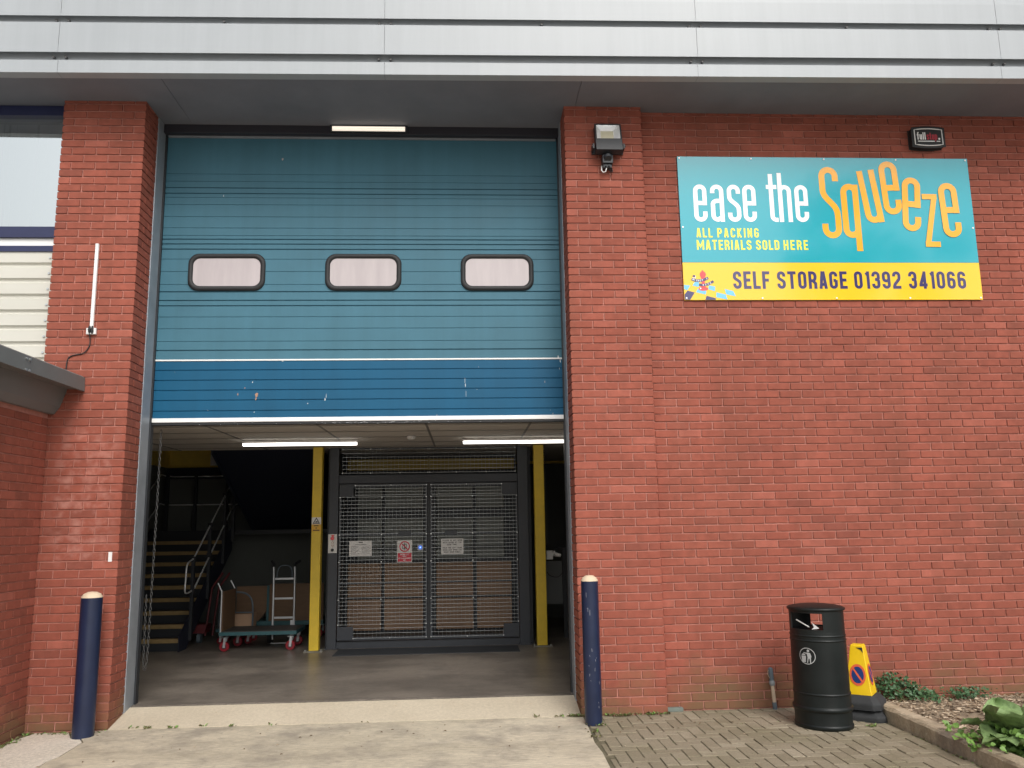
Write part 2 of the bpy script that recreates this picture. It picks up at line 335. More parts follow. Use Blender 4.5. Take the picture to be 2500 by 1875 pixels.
    def build(s, name, mats, parent=None, bevel=0, loc=None):
        me = bpy.data.meshes.new(name)
        o = bpy.data.objects.new(name, me)
        off = Vector((0, 0, 0))
        if parent is not None and parent.get("_o"): off = Vector(parent["_o"])
        me.from_pydata([tuple(Vector(v)-off) for v in s.v], [], s.f); me.update()
        for mm in (mats if isinstance(mats, (list, tuple)) else [mats]): me.materials.append(mm)
        me.polygons.foreach_set("material_index", s.m); me.polygons.foreach_set("use_smooth", s.sm)
        a = me.attributes.new("rnd", 'FLOAT', 'FACE'); a.data.foreach_set("value", s.r)
        if parent: o.parent = parent
        COL.objects.link(o)
        if bevel:
            bv = o.modifiers.new("bevel", 'BEVEL'); bv.width = bevel; bv.segments = 2; bv.limit_method = 'ANGLE'; bv.angle_limit = R(40)
        return o

def thing(name, label, cat, loc=(0, 0, 0), group=None):
    o = bpy.data.objects.new(name, None); COL.objects.link(o); o.empty_display_size = 0.2
    o.location = loc; o["_o"] = tuple(loc); tag(o, label, cat, group); return o
def tag(o, label, cat, group=None):
    o["label"] = label; o["category"] = cat
    if group: o["group"] = group
    return o
def struct(o, label, cat, kind='structure'):
    o["kind"] = kind; o["label"] = label; o["category"] = cat; return o
def sub(name, mb, mats, parent, bevel=0, root=None):     # a sub-part: offset of the root thing
    o = mb.build(name, mats, None, bevel); off = Vector(root["_o"]) if root else Vector((0, 0, 0))
    if off.length: o.data.transform(Matrix.Translation(-off))
    o.parent = parent; return o

# ------------------------------------------------------------------ stroke lettering
def arc(cx, cy, rx, ry, a0, a1, n=10):
    return [(cx+rx*math.cos(R(a0+(a1-a0)*k/n)), cy+ry*math.sin(R(a0+(a1-a0)*k/n))) for k in range(n+1)]
def bez(p0, p1, p2, p3, n=10):
    return [tuple((1-t)**3*p0[i]+3*(1-t)**2*t*p1[i]+3*(1-t)*t*t*p2[i]+t**3*p3[i] for i in (0, 1)) for t in [k/n for k in range(n+1)]]
def glyph(ch, W, s):
    """centre lines of one condensed letter, cap height (or x height for small letters) 1, stroke s; returns [(points, closed)]"""
    a, b, lo, hi = s/2, W-s/2, s/2, 1-s/2; m = W/2; r = m-a; q = min(r, 0.3); md = 0.5
    sx = [(b, hi-q-0.07)]+arc(m, hi-q, r, q, 0, 180)+[(a, 0.70)]+bez((a, 0.68), (a, 0.52), (b, 0.50), (b, 0.32))+[(b, lo+q)]+arc(m, lo+q, r, q, 0, -180)+[(a, lo+q+0.07)]
    o = [(b, lo+q), (b, hi-q)]+arc(m, hi-q, r, q, 0, 180)[1:]+[(a, lo+q)]+arc(m, lo+q, r, q, 180, 360)[1:-1]
    O = lambda *p: [(list(x), False) for x in p]
    if ch in 'Ss': return O(sx)
    if ch in 'Oo0': return [(o, True)]
    if ch == 'E': return O([(a, 0), (a, 1)], [(a, hi), (W, hi)], [(a, lo), (W, lo)], [(a, md), (W*0.9, md)])
    if ch == 'F': return O([(a, 0), (a, 1)], [(a, hi), (W, hi)], [(a, md), (W*0.88, md)])
    if ch == 'L': return O([(a, 0), (a, 1)], [(a, lo), (W, lo)])
    if ch == 'T': return O([(m, 0), (m, 1)], [(0, hi), (W, hi)])
    if ch == 'I': return O([(a, 0), (a, 1)])
    if ch == 'H': return O([(a, 0), (a, 1)], [(b, 0), (b, 1)], [(a, md), (b, md)])
    if ch == 'N': return O([(a, 0), (a, 1)], [(b, 0), (b, 1)], [(a, hi), (b, lo)])
    if ch == 'M': return O([(a, 0), (a, 1)], [(b, 0), (b, 1)], [(a, hi), (m, 0.3), (b, hi)])
    if ch == 'A': return O([(a, 0), (m-s*0.15, 1)], [(b, 0), (m+s*0.15, 1)], [(a+0.04, 0.25), (b-0.04, 0.25)])
    if ch == 'V': return O([(a, 1), (m, 0)], [(b, 1), (m, 0)])
    if ch == 'Y': return O([(a, 1), (m, 0.45)], [(b, 1), (m, 0.45)], [(m, 0.5), (m, 0)])
    if ch == 'K': return O([(a, 0), (a, 1)], [(b, 1), (a, 0.42)], [(a+0.04, 0.52), (b, 0)])
    if ch in 'PR':
        k = [(a, hi), (m, hi)]+arc(m, (hi+0.46)/2, r, (hi-0.46)/2, 90, -90)+[(a, 0.46)]
        return O([(a, 0), (a, 1)], k)+(O([(m+0.02, 0.46), (b, 0.3), (b, 0)]) if ch == 'R' else [])
    if ch == 'B': return O([(a, 0), (a, 1)], [(a, hi)]+arc(m, 0.74, r, hi-0.74, 90, -90)+[(a, md)], [(a, md)]+arc(m, 0.25, r, 0.25-lo, 90, -90)+[(a, lo)])
    if ch == 'D': return O([(a, 0), (a, 1)], [(a, hi), (m, hi)]+arc(m, hi-q, r, q, 90, 0)+arc(m, lo+q, r, q, 0, -90)+[(a, lo)])
    if ch == 'C': return O([(b, hi-q-0.06)]+arc(m, hi-q, r, q, 0, 180)+arc(m, lo+q, r, q, 180, 360)+[(b, lo+q+0.06)])
    if ch == 'G': return O([(b, hi-q-0.06)]+arc(m, hi-q, r, q, 0, 180)+arc(m, lo+q, r, q, 180, 360)+[(b, md)], [(b, md-0.02), (m, md-0.02)])
    if ch == 'U': return O([(a, 1)]+arc(m, lo+q, r, q, 180, 360)+[(b, 1)])
    if ch == '1': return O([(b, 0), (b, 1)], [(b, hi-0.03), (a-0.02, hi-0.09)])
    if ch == '2': return O([(a, hi-q-0.06)]+arc(m, hi-q, r, q, 180, 0)+[(b, 0.66)]+bez((b, 0.64), (b, 0.45), (a, 0.35), (a, lo)), [(0, lo), (W, lo)])
    if ch == '3': return O([(a, hi-q-0.06)]+arc(m, hi-q, r, q, 180, 0)+[(b, 0.66)]+arc(m, 0.63, r, 0.1, 0, -90)+[(m-0.05, 0.53)], [(m-0.05, 0.53)]+arc(m, 0.42, r, 0.11, 90, 0)+arc(m, lo+q, r, q, 0, -180)+[(a, lo+q+0.06)])
    if ch == '4': return O([(b-0.06, 0), (b-0.06, 1)], [(b-0.06, hi), (a, 0.24)], [(0, 0.22), (W, 0.22)])
    if ch in '69':
        p = [(b, hi-q-0.04)]+arc(m, hi-q, r, q, 0, 180)+arc(m, lo+q, r, q, 180, 360)+[(b, 0.42)]; p2 = [(b, 0.41)]+arc(m, 0.42, r, 0.13, 0, 170)
        if ch == '9': p = [(W-x, 1-y) for x, y in p]; p2 = [(W-x, 1-y) for x, y in p2]
        return O(p, p2)
    if ch == 'e': return O([(a+s*0.3, 0.5), (b-s*0.01, 0.5)], [(b, 0.44), (b, hi-q)]+arc(m, hi-q, r, q, 0, 180)[1:]+[(a, lo+q)]+arc(m, lo+q, r, q, 180, 360)[1:]+[(b, lo+q+0.1)])
    if ch == 'a': return O([(a, hi-q-0.06)]+arc(m, hi-q, r, q, 180, 0)+[(b, 0)], [(b, 0.56), (m, 0.56)]+arc(m, 0.56-q*0.8, r, q*0.8, 90, 180)+arc(m, lo+q, r, q, 180, 270)+[(b-s*0.3, lo+0.05)])
    if ch == 't': return O([(m-s*0.1, 1.30), (m-s*0.1, lo+0.12)]+arc(m-s*0.1+0.1, lo+0.1, 0.1, 0.1, 180, 270)+[(W, lo)], [(0, hi), (W, hi)])
    if ch == 'h': return O([(a, 0), (a, 1.33)], [(a, hi-q-0.02)]+arc(m, hi-q, r, q, 180, 0)[1:]+[(b, 0)])
    if ch == 'q': return O([(b, -0.24), (b, 0.985)], [(b, hi-q)]+arc(m, hi-q, r, q, 0, 180)[1:]+arc(m, lo+q, r, q, 180, 360)[:-1]+[(b, lo+q)])
    if ch == 'p': return O([(a, -0.3), (a, 1)], [(a, hi-q)]+arc(m, hi-q, r, q, 180, 0)[1:]+arc(m, lo+q, r, q, 0, -180))
    if ch == 'u': return O([(a, 1), (a, lo+q)]+arc(m, lo+q, r, q, 180, 360)[1:]+[(b, lo+q+0.02)], [(b, 0), (b, 1)])
    if ch == 'z': return O([(0, hi), (W, hi)], [(b, hi), (a, lo)], [(0, lo), (W, lo)])
    if ch == 'f': return O([(m, 0), (m, 1.2)]+arc(m+0.1, 1.2, 0.1, 0.12, 180, 90)+[(W, 1.32)], [(0, hi-0.02), (W, hi-0.02)])
    if ch == 'l': return O([(a, 0), (a, 1.38)])
    if ch == '.': return O([(a, 0), (a, s)])
    if ch == "'": return O([(a, 0.7), (a, 1)])
    return []
def stroke(mb, P, pts, s, d, mi=0, closed=False):
    pts = [Vector((p[0], p[1])) for p in pts]
    q = [pts[0]]
    for p in pts[1:]:
        if (p-q[-1]).length > 1e-5: q.append(p)
    if closed and (q[0]-q[-1]).length < 1e-5: q.pop()
    n = len(q); L = []; Rr = []
    for i in range(n):
        if closed: t1 = (q[i]-q[i-1]).normalized(); t2 = (q[(i+1) % n]-q[i]).normalized()
        else: t1 = (q[max(i, 1)]-q[max(i, 1)-1]).normalized(); t2 = (q[min(i+1, n-1)]-q[min(i, n-2)]).normalized()
        t = (t1+t2); t = t.normalized() if t.length > 1e-6 else t1
        nn = Vector((-t.y, t.x)); k = 1/max(0.5, abs(nn.dot(Vector((-t1.y, t1.x)))))
        L.append(q[i]+nn*s/2*k); Rr.append(q[i]-nn*s/2*k)
    for i in range(n if closed else n-1):
        j = (i+1) % n
        mb.quad(P(*L[i], d), P(*L[j], d), P(*Rr[j], d), P(*Rr[i], d), mi)
NARROW = {'I': 0.36, '1': 0.62, 'l': 0.36, '.': 0.4, "'": 0.36, 'M': 1.5, ' ': 0.6, 't': 0.8, 'f': 0.8, 'E': 0.9, 'F': 0.88, 'L': 0.86}
def letters(mb, P, text, u0, u1, v0, h, W=0.42, s=0.14, d=0.0, mi=0, f=None):
    """text from u0 to u1 on base line v0, letter height h, letters W high-units wide; P(u, v, depth) gives the point"""
    ws = [s if c in "Il.'" else W*NARROW.get(c, 1) for c in text]
    gap = ((u1-u0)-sum(ws)*h)/max(1, len(text)-1) if len(text) > 1 else 0
    u = u0
    for c, wd in zip(text, ws):
        for k, (pts, cl) in enumerate(glyph(c, wd, s)):
            Q = lambda a, b, dd, u=u: P(u+a*h, v0+b*h, dd)
            stroke(mb, Q, pts, s, d+0.0003*k, mi, cl)
        u += wd*h+gap

# ================================================================== GROUND
g = MB(); g.quad((-600, -600, -0.05), (600, -600, -0.05), (600, 600, -0.05), (-600, 600, -0.05))
struct(g.build("ground", M_asph), "grey concrete yard around the building", "ground")
g = MB()
edge = [(-0.10, -0.27), (-0.02, -0.40), (-0.015, -0.63), (-0.008, -0.82), (-0.035, -0.97), (-0.022, -1.13), (-0.03, -7.5)]
g.prism([(0.0, 0.005), (-0.1, -0.02)]+edge+[(4.05, -7.5), (4.075, -1.6), (4.085, -1.2), (4.07, -0.9), (4.09, -0.5), (4.10, -0.02), (4.085, 0.005)], -0.2, 0.0)
struct(g.build("driveway", M_drive), "brushed concrete driveway slab leading to the roller door", "driveway")
g = MB(); g.prism([(-0.31, -0.03), (-0.59, -0.02), (-0.645, -0.25), (-0.62, -0.51), (-0.66, -7.5), (-0.045, -7.5), (-0.036, -1.13), (-0.05, -0.97), (-0.022, -0.82), (-0.03, -0.63), (-0.035, -0.4), (-0.115, -0.26), (-0.2, -0.24)], -0.2, -0.004)
struct(g.build("pale_concrete_pad", M_pad), "pale concrete strip left of the driveway round the bollard", "concrete pad")
g = MB(); g.quad((-0.75, -7.5, -0.018), (0.06, -7.5, -0.018), (0.06, 0.05, -0.018), (-0.75, 0.05, -0.018))
struct(g.build("mossy_ground", M_moss), "mossy gravel at the foot of the left brickwork", "ground")
g = MB(); g.prism([(0.0055, 0.003), (0.0055, -0.1), (0.45, -0.1), (0.45, 0.092)], 0.0, 4.088, axis='x')
struct(g.build("door_sill", M_sill), "pale concrete sill sloping up into the doorway", "sill")
g = MB(); g.box(-2.1, 5.5, 0.475, 9, -0.1, 0.1)
struct(g.build("interior_floor", M_floor), "grey brown screed floor inside the doorway", "floor")
g = MB(); g.box(0.0, 4.088, 0.45, 0.475, 0.0, 0.088)
struct(g.build("floor_channel", M_dark), "dark steel channel at the edge of the floor", "channel")
# block paving, herringbone
g = MB(); g.quad((4.0, -7.5, -0.007), (6.62, -7.5, -0.007), (6.62, 0.12, -0.007), (4.0, 0.12, -0.007), 1)
def inside(x, y): return 4.10 < x < 6.60 and -6.9 < y < 0.10
for i in range(0, 30):
    for j in range(-72, 3):
        k = (i-j) % 4
        x, y = 4.05+i*0.105, j*0.105
        if k == 0: bx = (x, x+0.21, y, y+0.105)
        elif k == 2: bx = (x, x+0.105, y-0.105, y+0.105)
        else: continue
        x0, x1, y0, y1 = max(bx[0], 4.108), min(bx[1], 6.592), bx[2], min(bx[3], 0.1)
        if y1 < 0.0: x0 = max(bx[0], 4.108)
        if y1 > -0.0 and x0 < 4.87: y1 = min(y1, -0.004)
        if x1-x0 < 0.03 or y1-y0 < 0.02: continue
        if (x1+x0)/2 < 4.95 and y0 > -0.03: continue
        t = random.gauss(0, 0.0018)
        nearwall = 0.22 if y > -0.75 and 5.3 < x < 6.6 else 0
        g.cbox(x0+0.0045, x1-0.0045, y0+0.0045, y1-0.0045, -0.05, 0.0+t, 0.003, 0, min(1, max(0, random.gauss(0.42, 0.22)+nearwall)))
struct(g.build("block_paving", [M_paver, concrete("joint_moss", (0.10, 0.09, 0.055), (0.19, 0.165, 0.11), 5.0)]), "buff block paving laid in herringbone right of the driveway", "paving")
# planting bed and kerb
g = MB()
nx, ny = 26, 30
vs = []
for j in range(ny+1):
    for i in range(nx+1):
        x, y = 6.72+(11-6.72)*i/nx, -7.5+(7.6)*j/ny
        vs.append((x, y, 0.055+0.03*math.sin(x*2.3+y*1.7)*math.cos(y*2.9-x)+random.uniform(-0.012, 0.012)))
g.add(vs, [(j*(nx+1)+i, j*(nx+1)+i+1, (j+1)*(nx+1)+i+1, (j+1)*(nx+1)+i) for j in range(ny) for i in range(nx)], smooth=True)
struct(g.build("planting_bed", M_soil), "brown earth planting bed below the right wall", "planting bed")
M_chips = [mat("bark_chip", (0.30, 0.225, 0.15), 0.85), mat("pale_chip", (0.55, 0.45, 0.33), 0.85), mat("dark_chip", (0.14, 0.105, 0.07), 0.85)]
g = MB()
for k in range(4200):
    x, y = random.uniform(6.74, 9.6), random.uniform(-2.6, 0.08)
    z = 0.06+0.03*math.sin(x*2.3+y*1.7)*math.cos(y*2.9-x)+random.uniform(0, 0.014)
    l, wd = random.uniform(0.008, 0.03), random.uniform(0.004, 0.012)
    rot = Matrix.Rotation(random.uniform(0, 6.28), 3, 'Z') @ Matrix.Rotation(random.uniform(-0.5, 0.5), 3, 'X') @ Matrix.Rotation(random.uniform(-0.4, 0.4), 3, 'Y')
    g.box(x-l, x+l, y-wd, y+wd, z-0.002, z+0.002, random.choice((0, 0, 0, 1, 1, 2)), rot=rot)
struct(g.build("bark_mulch", M_chips), "scattered bark chips and dead leaves on the planting bed", "mulch", 'stuff')
def kerb(y0, y1, x, tilt, label):
    g = MB(); n = max(2, int((y0-y1)/0.06)); prof = [(0, -0.1), (0, 0.095), (0.012, 0.112), (0.03, 0.12), (0.112, 0.12), (0.125, 0.108), (0.125, -0.1)]
    vs = []
    for i in range(n+1):
        t = i/n
        for k, (px, pz) in enumerate(prof):
            jit = random.uniform(-0.004, 0.004) if 0 < i < n else 0
            vs.append((x+px+tilt*t+jit, y0+(y1-y0)*t, pz+random.uniform(-0.004, 0.003)))
    m = len(prof)
    g.add(vs, [(i*m+k, i*m+k+1, (i+1)*m+k+1, (i+1)*m+k) for i in range(n) for k in range(m-1)]+[tuple(range(m)), tuple(range(n*m, n*m+m))])
    return tag(g.build("kerb_stone", M_kerb), label, "kerb stone", "kerb stones along the planting bed")
kerb(-0.24, -0.40, 6.605, 0.0, "short end kerb stone nearest the brick wall beside the cone")
kerb(-0.406, -1.30, 6.60, 0.0, "long stained kerb stone between paving and bark bed")
kerb(-1.315, -2.25, 6.592, 0.012, "worn crumbling kerb stone in front of the big leaved plant")
kerb(-2.262, -3.2, 6.605, 0.0, "nearest kerb stone at the lower right picture corner")

# ================================================================== WAREHOUSE
WH = thing("warehouse", "red brick industrial unit with white fascia and teal roller door", "warehouse")
H = 5.775; CR = 0.075
jt = lambda a: random.uniform(-a, a)
def rb(): return min(1, max(0, random.gauss(0.5, 0.25)))
def brick(mb, x0, x1, y0, y1, z, face, c=0.0022, h=0.063):
    """one brick, its seen face (axis, side) jittered a little in and out"""
    d = jt(0.0016); z0, z1 = z+0.006+jt(0.0009), z+0.006+h+jt(0.0009)
    if 'y-' in face: y0 += d
    if 'x+' in face: x1 += d
    if 'x-' in face: x0 += d
    mb.cbox(x0+jt(0.0012), x1+jt(0.0012), y0, y1, z0, z1, c, 0, rb())
REC = 0.011
def rows(z0=0.0, z1=H+0.075):
    k = 0
    while True:
        z = H-CR*(k+1)
        if z < -0.16: break
        yield k, z
        k += 1
# right flank wall
m = MB()
XW0, XW1 = 4.865, 11.0
for k, z in [(-1, H)]+list(rows()):
    off = 0.0 if k % 2 == 0 else 0.1125
    x = XW0-0.09+off-0.225
    while x < XW1:
        a, b = max(x+0.005, XW0+0.002), min(x+0.22, XW1)
        if b-a > 0.02: brick(m, a, b, 0.11, 0.135, z, 'y-')
        x += 0.225
m.box(XW0-0.02, XW1, 0.11+REC, 0.42, -0.25, 5.86, 1)
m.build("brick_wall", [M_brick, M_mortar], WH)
# pilasters
def pilaster(x0, x1, side, ph, M):
    """side +1: the doorway lies at larger x (left pilaster)"""
    m = MB(); wd = x1-x0
    for k, z in [(-1, H)]+list(rows()):
        full_at_door = (k+ph) % 2 == 0
        # plan along the face from the doorway corner outwards
        cuts = []; t = 0.0
        first = 0.215 if full_at_door else 0.1025
        cuts.append((0, first)); t = first+0.01
        while t < wd-0.01:
            e = min(t+0.215, wd); cuts.append((t, e)); t = e+0.01
        for n, (a, b) in enumerate(cuts):
            if side > 0: bx0, bx1 = x1-b, x1-a
            else: bx0, bx1 = x0+a, x0+b
            last = n == len(cuts)-1
            dep = (0.1025 if full_at_door else 0.215) if n == 0 else (0.1025 if last else 0.025)
            brick(m, bx0, bx1, 0, dep, z, 'y-')
        t = (0.1025 if full_at_door else 0.215)+0.01
        while t < 0.318:
            e = min(t+0.215, 0.322)
            if side > 0: brick(m, x1-0.025, x1, t, e, z, 'x+')
            else: brick(m, x0, x0+0.025, t, e, z, 'x-')
            t = e+0.01
    m.box(x0+REC, x1-REC, REC, 0.6, -0.25, 5.86, 1)
    o = m.build("brick_pilaster", [M, M_mortar], WH); return o
pilaster(-0.777, 0.0, 1, 0, M_brickL)
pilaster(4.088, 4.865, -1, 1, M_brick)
# white fascia of profiled sheet
def fy(x): return -0.513-0.0135*(x+1.1)
prof = [(0.10, 5.802), (0.0, 5.802), (0.0, 5.925), (0.038, 5.937), (0.048, 5.940), (0.048, 6.07), (-0.015, 6.07), (-0.015, 5.992), (-0.02, 5.992), (-0.02, 6.29), (0.030, 6.302), (0.040, 6.306), (0.040, 6.43), (-0.015, 6.43), (-0.015, 6.356), (-0.02, 6.356), (-0.02, 6.56), (-0.015, 6.66), (0.03, 6.80), (0.13, 6.93), (0.30, 7.03), (0.6, 7.1), (4.0, 7.5), (9.3, 7.5)]
m = MB()
seams = [-3.53, -0.601, 2.357, 5.289, 8.219, 11.15]
for a, b in zip(seams[:-1], seams[1:]):
    a2, b2 = a+0.0015, b-0.0015
    vs = [(a2, fy(a2)+y, z) for y, z in prof]+[(b2, fy(b2)+y, z) for y, z in prof]; n = len(prof)
    m.add(vs, [(i, i+1, n+i+1, n+i) for i in range(n-1)])
FA = m.build("roof_fascia", M_fascia, WH)
m = MB()
for i, s_ in enumerate(seams):
    for zz in (5.978, 6.343):
        for dx in ((-0.055, 0.055) if zz < 6 else (-0.055, 0.055)):
            x = s_+dx; m.cyl((x, fy(x)+0.04, zz-0.012), (x, fy(x)+0.012, zz-0.012), 0.013, 8)
    x = s_+1.47; m.cyl((x, fy(x)+0.032, 6.331), (x, fy(x)+0.006, 6.331), 0.012, 8)
sub("rivets", m, mat("rivet_grey", (0.11, 0.11, 0.11), 0.6), FA)
m = MB()
for s_ in seams: m.quad((s_-0.02, fy(s_)+0.052, 5.81), (s_+0.02, fy(s_)+0.052, 5.81), (s_+0.02, fy(s_)+0.052, 6.6), (s_-0.02, fy(s_)+0.052, 6.6))
sub("lap_strip", m, M_fascia, FA)
m = MB()
for a, b in ((-3.5, 0.29), (0.294, 4.2), (4.204, 11.1)):
    m.prism([(a, fy(a)+0.004), (b, fy(b)+0.004), (b, 0.48), (a, 0.48)], 5.806, 5.84)
m.build("soffit", M_soffit, WH)
m = MB(); m.sheet([(0.0, 5.79), (0.0, 5.8045), (0.09, 5.8045)], 0, 1)
# roof and hidden shell of the building
m = MB(); m.box(-3.5, 11, 0.48, 9.2, 5.84, 5.95); m.box(-3.5, 11, 9.0, 9.2, -0.1, 5.84); m.box(10.9, 11, 0.42, 9, -0.1, 5.84); m.box(-3.5, -3.4, 0.3, 9, -0.1, 5.84)
m.build("roof_shell", M_dkwall, WH)
# steel door frame
for nm, xa, xb in (("l", -0.04, 0.006), ("r", 4.082, 4.13)):
    m = MB(); m.box(xa, xb, 0.325, 0.53, 0.02, 5.806)
    fr = m.build("door_frame", M_galv, WH, bevel=0.004)
    m = MB()
    if nm == "l": m.box(-0.03, 0.02, 0.532, 0.60, 0.1, 5.72)
    else: m.box(4.068, 4.12, 0.532, 0.60, 0.1, 5.72)
    sub("guide_track", m, M_dark, fr)
m = MB(); m.box(0.007, 4.081, 0.46, 0.53, 5.715, 5.806)
hb = m.build("head_bar", mat("dark_head_bar", (0.028, 0.027, 0.036), 0.45), WH, bevel=0.004)
m = MB(); m.box(0.03, 4.06, 0.535, 0.555, 5.70, 5.722); sub("head_seal", m, M_galv, hb)
# sectional door
YD = 0.56
def zfix(z): return 1.678+(z-1.678)*(YD+7.675)/(0.5+7.675)
thick, thin = [5.13, 5.07, 4.58, 4.53, 4.475, 4.03, 3.94, 3.885, 3.43], [5.28, 5.20, 5.025, 4.95, 4.82, 4.70, 4.62, 4.37, 4.24, 4.105, 3.77, 3.65, 3.52]
thick = [zfix(z) for z in thick]; thin = [zfix(z) for z in thin]
def door_sheet(zt, zb, x0, x1, mat_, lines, name, par):
    pr = [(YD, zt)]
    for z, dep, hw in sorted(lines, reverse=True):
        if z < zt-0.01 and z > zb+0.01: pr += [(YD, z+hw), (YD+dep, z+hw*0.3), (YD+dep, z-hw*0.3), (YD, z-hw)]
    pr.append((YD, zb)); pr += [(YD+0.04, zb), (YD+0.04, zt)]
    m = MB(); m.sheet(pr, x0, x1); m.poly([(x0, y, z) for y, z in pr]); m.poly([(x1, y, z) for y, z in pr]); m.quad((x0, YD+0.04, zt), (x1, YD+0.04, zt), (x1, YD, zt), (x0, YD, zt))
    return m
XD0, XD1 = 0.012, 4.076
zW = zfix(3.33)
m = door_sheet(5.80, zW+0.008, XD0, XD1, None, [(z, 0.012, 0.007) for z in thick]+[(z, 0.005, 0.0045) for z in thin], "", None)
DOOR = m.build("roller_door", M_door, WH)
zB = zfix(2.735)
m = door_sheet(zW-0.008, zB+0.02, XD0, XD1, None, [(zfix(z), 0.008, 0.006) for z in (3.23, 3.13, 3.03, 2.93, 2.825)], "", None)
bp = sub("bottom_panel", m, M_doorB, DOOR); bp["label"] = "darker blue scuffed bottom panel"
m = MB(); m.box(XD0, XD1, YD-0.008, YD+0.03, zW-0.0075, zW+0.0075); sub("white_trim", m, M_offwhite, DOOR, 0.002)
m = MB(); m.box(XD0-0.005, XD1+0.005, YD-0.014, YD+0.04, zB-0.022, zB+0.0195); sub("bottom_rail", m, M_offwhite, DOOR, 0.004)
m = MB(); m.box(XD0, XD1, YD-0.004, YD+0.05, zB-0.05, zB-0.0225); sub("rubber_seal", m, M_black, DOOR, 0.006)
def rrect(x0, x1, z0, z1, r, n=6):
    p = []
    for cx, cz, a in ((x1-r, z1-r, 0), (x0+r, z1-r, 90), (x0+r, z0+r, 180), (x1-r, z0+r, 270)): p += arc(cx, cz, r, r, a, a+90, n)
    return p
m = MB()
def chip(x, z, w_, h_, mi, n=9):
    p = []
    for k in range(n):
        a = 2*math.pi*k/n; rr = random.uniform(0.45, 1.0); p.append((x+math.cos(a)*w_*rr, YD-0.0012, z+math.sin(a)*h_*rr))
    m.poly(p, mi)
for x, z, w_, h_, mi in ((1.017, 2.985, 0.022, 0.03, 0), (1.012, 2.95, 0.010, 0.02, 0), (0.834, 2.998, 0.009, 0.018, 0), (0.90, 3.06, 0.009, 0.010, 0), (0.973, 3.118, 0.005, 0.010, 1), (1.262, 3.33, 0.012, 0.006, 1), (1.69, 2.94, 0.006, 0.022, 1), (1.70, 2.975, 0.003, 0.03, 1), (1.52, 2.90, 0.006, 0.007, 1), (3.08, 3.13, 0.003, 0.04, 1), (3.085, 3.07, 0.006, 0.03, 1), (3.09, 2.98, 0.002, 0.05, 1), (4.03, 3.36, 0.010, 0.018, 1), (4.05, 3.32, 0.006, 0.03, 1), (4.04, 3.24, 0.004, 0.012, 1), (0.61, 5.07, 0.004, 0.016, 1), (0.55, 2.84, 0.004, 0.006, 1), (1.0, 2.82, 0.004, 0.012, 1), (3.2, 3.03, 0.004, 0.004, 1)): chip(x, z, w_, h_, mi)
for k in range(60): x = random.gauss(2.2, 0.28); chip(x, zB-0.036+jt(0.011), random.uniform(0.003, 0.009), random.uniform(0.002, 0.005), 1, 5)
for k in range(16): chip(random.uniform(0.3, 3.9), zB-0.036+jt(0.011), 0.004, 0.003, 1, 5)
for i_, v in enumerate(m.v):
    if v[2] < zB-0.02: m.v[i_] = (v[0], YD-0.0055, v[2])
sub("paint_chips", m, [mat("primer_chip", (0.42, 0.24, 0.16), 0.8), mat("bare_white_chip", (0.62, 0.64, 0.66), 0.6)], DOOR)
for wx0, wx1 in ((0.29, 1.062), (1.662, 2.438), (3.044, 3.798)):
    z0, z1 = zfix(4.038), zfix(4.428); m = MB(); rings = []
    for ins, y, r in ((0, YD-0.002, 0.11), (0.006, YD-0.020, 0.105), (0.03, YD-0.026, 0.09), (0.048, YD-0.014, 0.075), (0.056, YD+0.01, 0.07)):
        rings.append([(x, y, z) for x, z in rrect(wx0+ins, wx1-ins, z0+ins, z1-ins, r)])
    n = len(rings[0]); vs = sum(rings, [])
    m.add(vs, [(i*n+k, i*n+(k+1) % n, (i+1)*n+(k+1) % n, (i+1)*n+k) for i in range(len(rings)-1) for k in range(n)], smooth=True)
    sub("window_frame", m, M_black, DOOR)
    m = MB(); m.poly([(x, YD-0.006, z) for x, z in rrect(wx0+0.05, wx1-0.05, z0+0.05, z1-0.05, 0.072)]); sub("window_pane", m, M_pane, DOOR)
# window and cladding left of the left pilaster
XL0, XL1 = -3.4, -0.777
m = MB(); m.box(XL0, XL1, 0.10, 0.2, 5.70, 5.80); m.box(XL0, XL1, 0.11, 0.2, 4.515, 4.565); m.box(XL0, XL1, 0.10, 0.2, 4.455, 4.512); m.box(XL0, XL1, 0.10, 0.2, 4.315, 4.37); m.box(XL1-0.03, XL1-0.002, 0.115, 0.195, 4.566, 5.699)
WIN = m.build("window", M_navy, WH)
m = MB(); m.quad((XL0, 0.14, 4.565), (XL1-0.03, 0.14, 4.565), (XL1-0.03, 0.14, 5.70), (XL0, 0.14, 5.70)); sub("glass", m, M_glass, WIN)
m = MB(); x = XL1-0.05
m.box(XL0, XL1, 0.24, 0.26, 4.5, 5.7, 1)
for wd, gap in [(0.035, 0.012), (0.13, 0.006), (0.085, 0.022), (0.19, 0.006), (0.055, 0.022)]*3:
    a = x-wd; m.box(a, x, 0.20+jt(0.004), 0.206+jt(0.002), 4.5, 5.65); x = a-gap
sub("vertical_blind", m, [M_blind, mat("blind_back", (0.55, 0.58, 0.57), 0.7)], WIN)
m = MB(); m.box(XL0, XL1-0.004, 0.13, 0.16, 4.372, 4.453); m.build("white_infill_panel", M_offwhite, WH)
m = MB(); pr = []; z = 4.315
while z > 2.6: pr += [(0.115, z), (0.115, z-0.105), (0.14, z-0.12), (0.14, z-0.138), (0.115, z-0.153)]; z -= 0.153
m.sheet(pr, XL0, XL1-0.002); m.box(XL0, XL1, 0.16, 0.3, 2.5, 4.4)
CL = m.build("cream_cladding", M_cream, WH)
m = MB(); z = 4.315-0.06
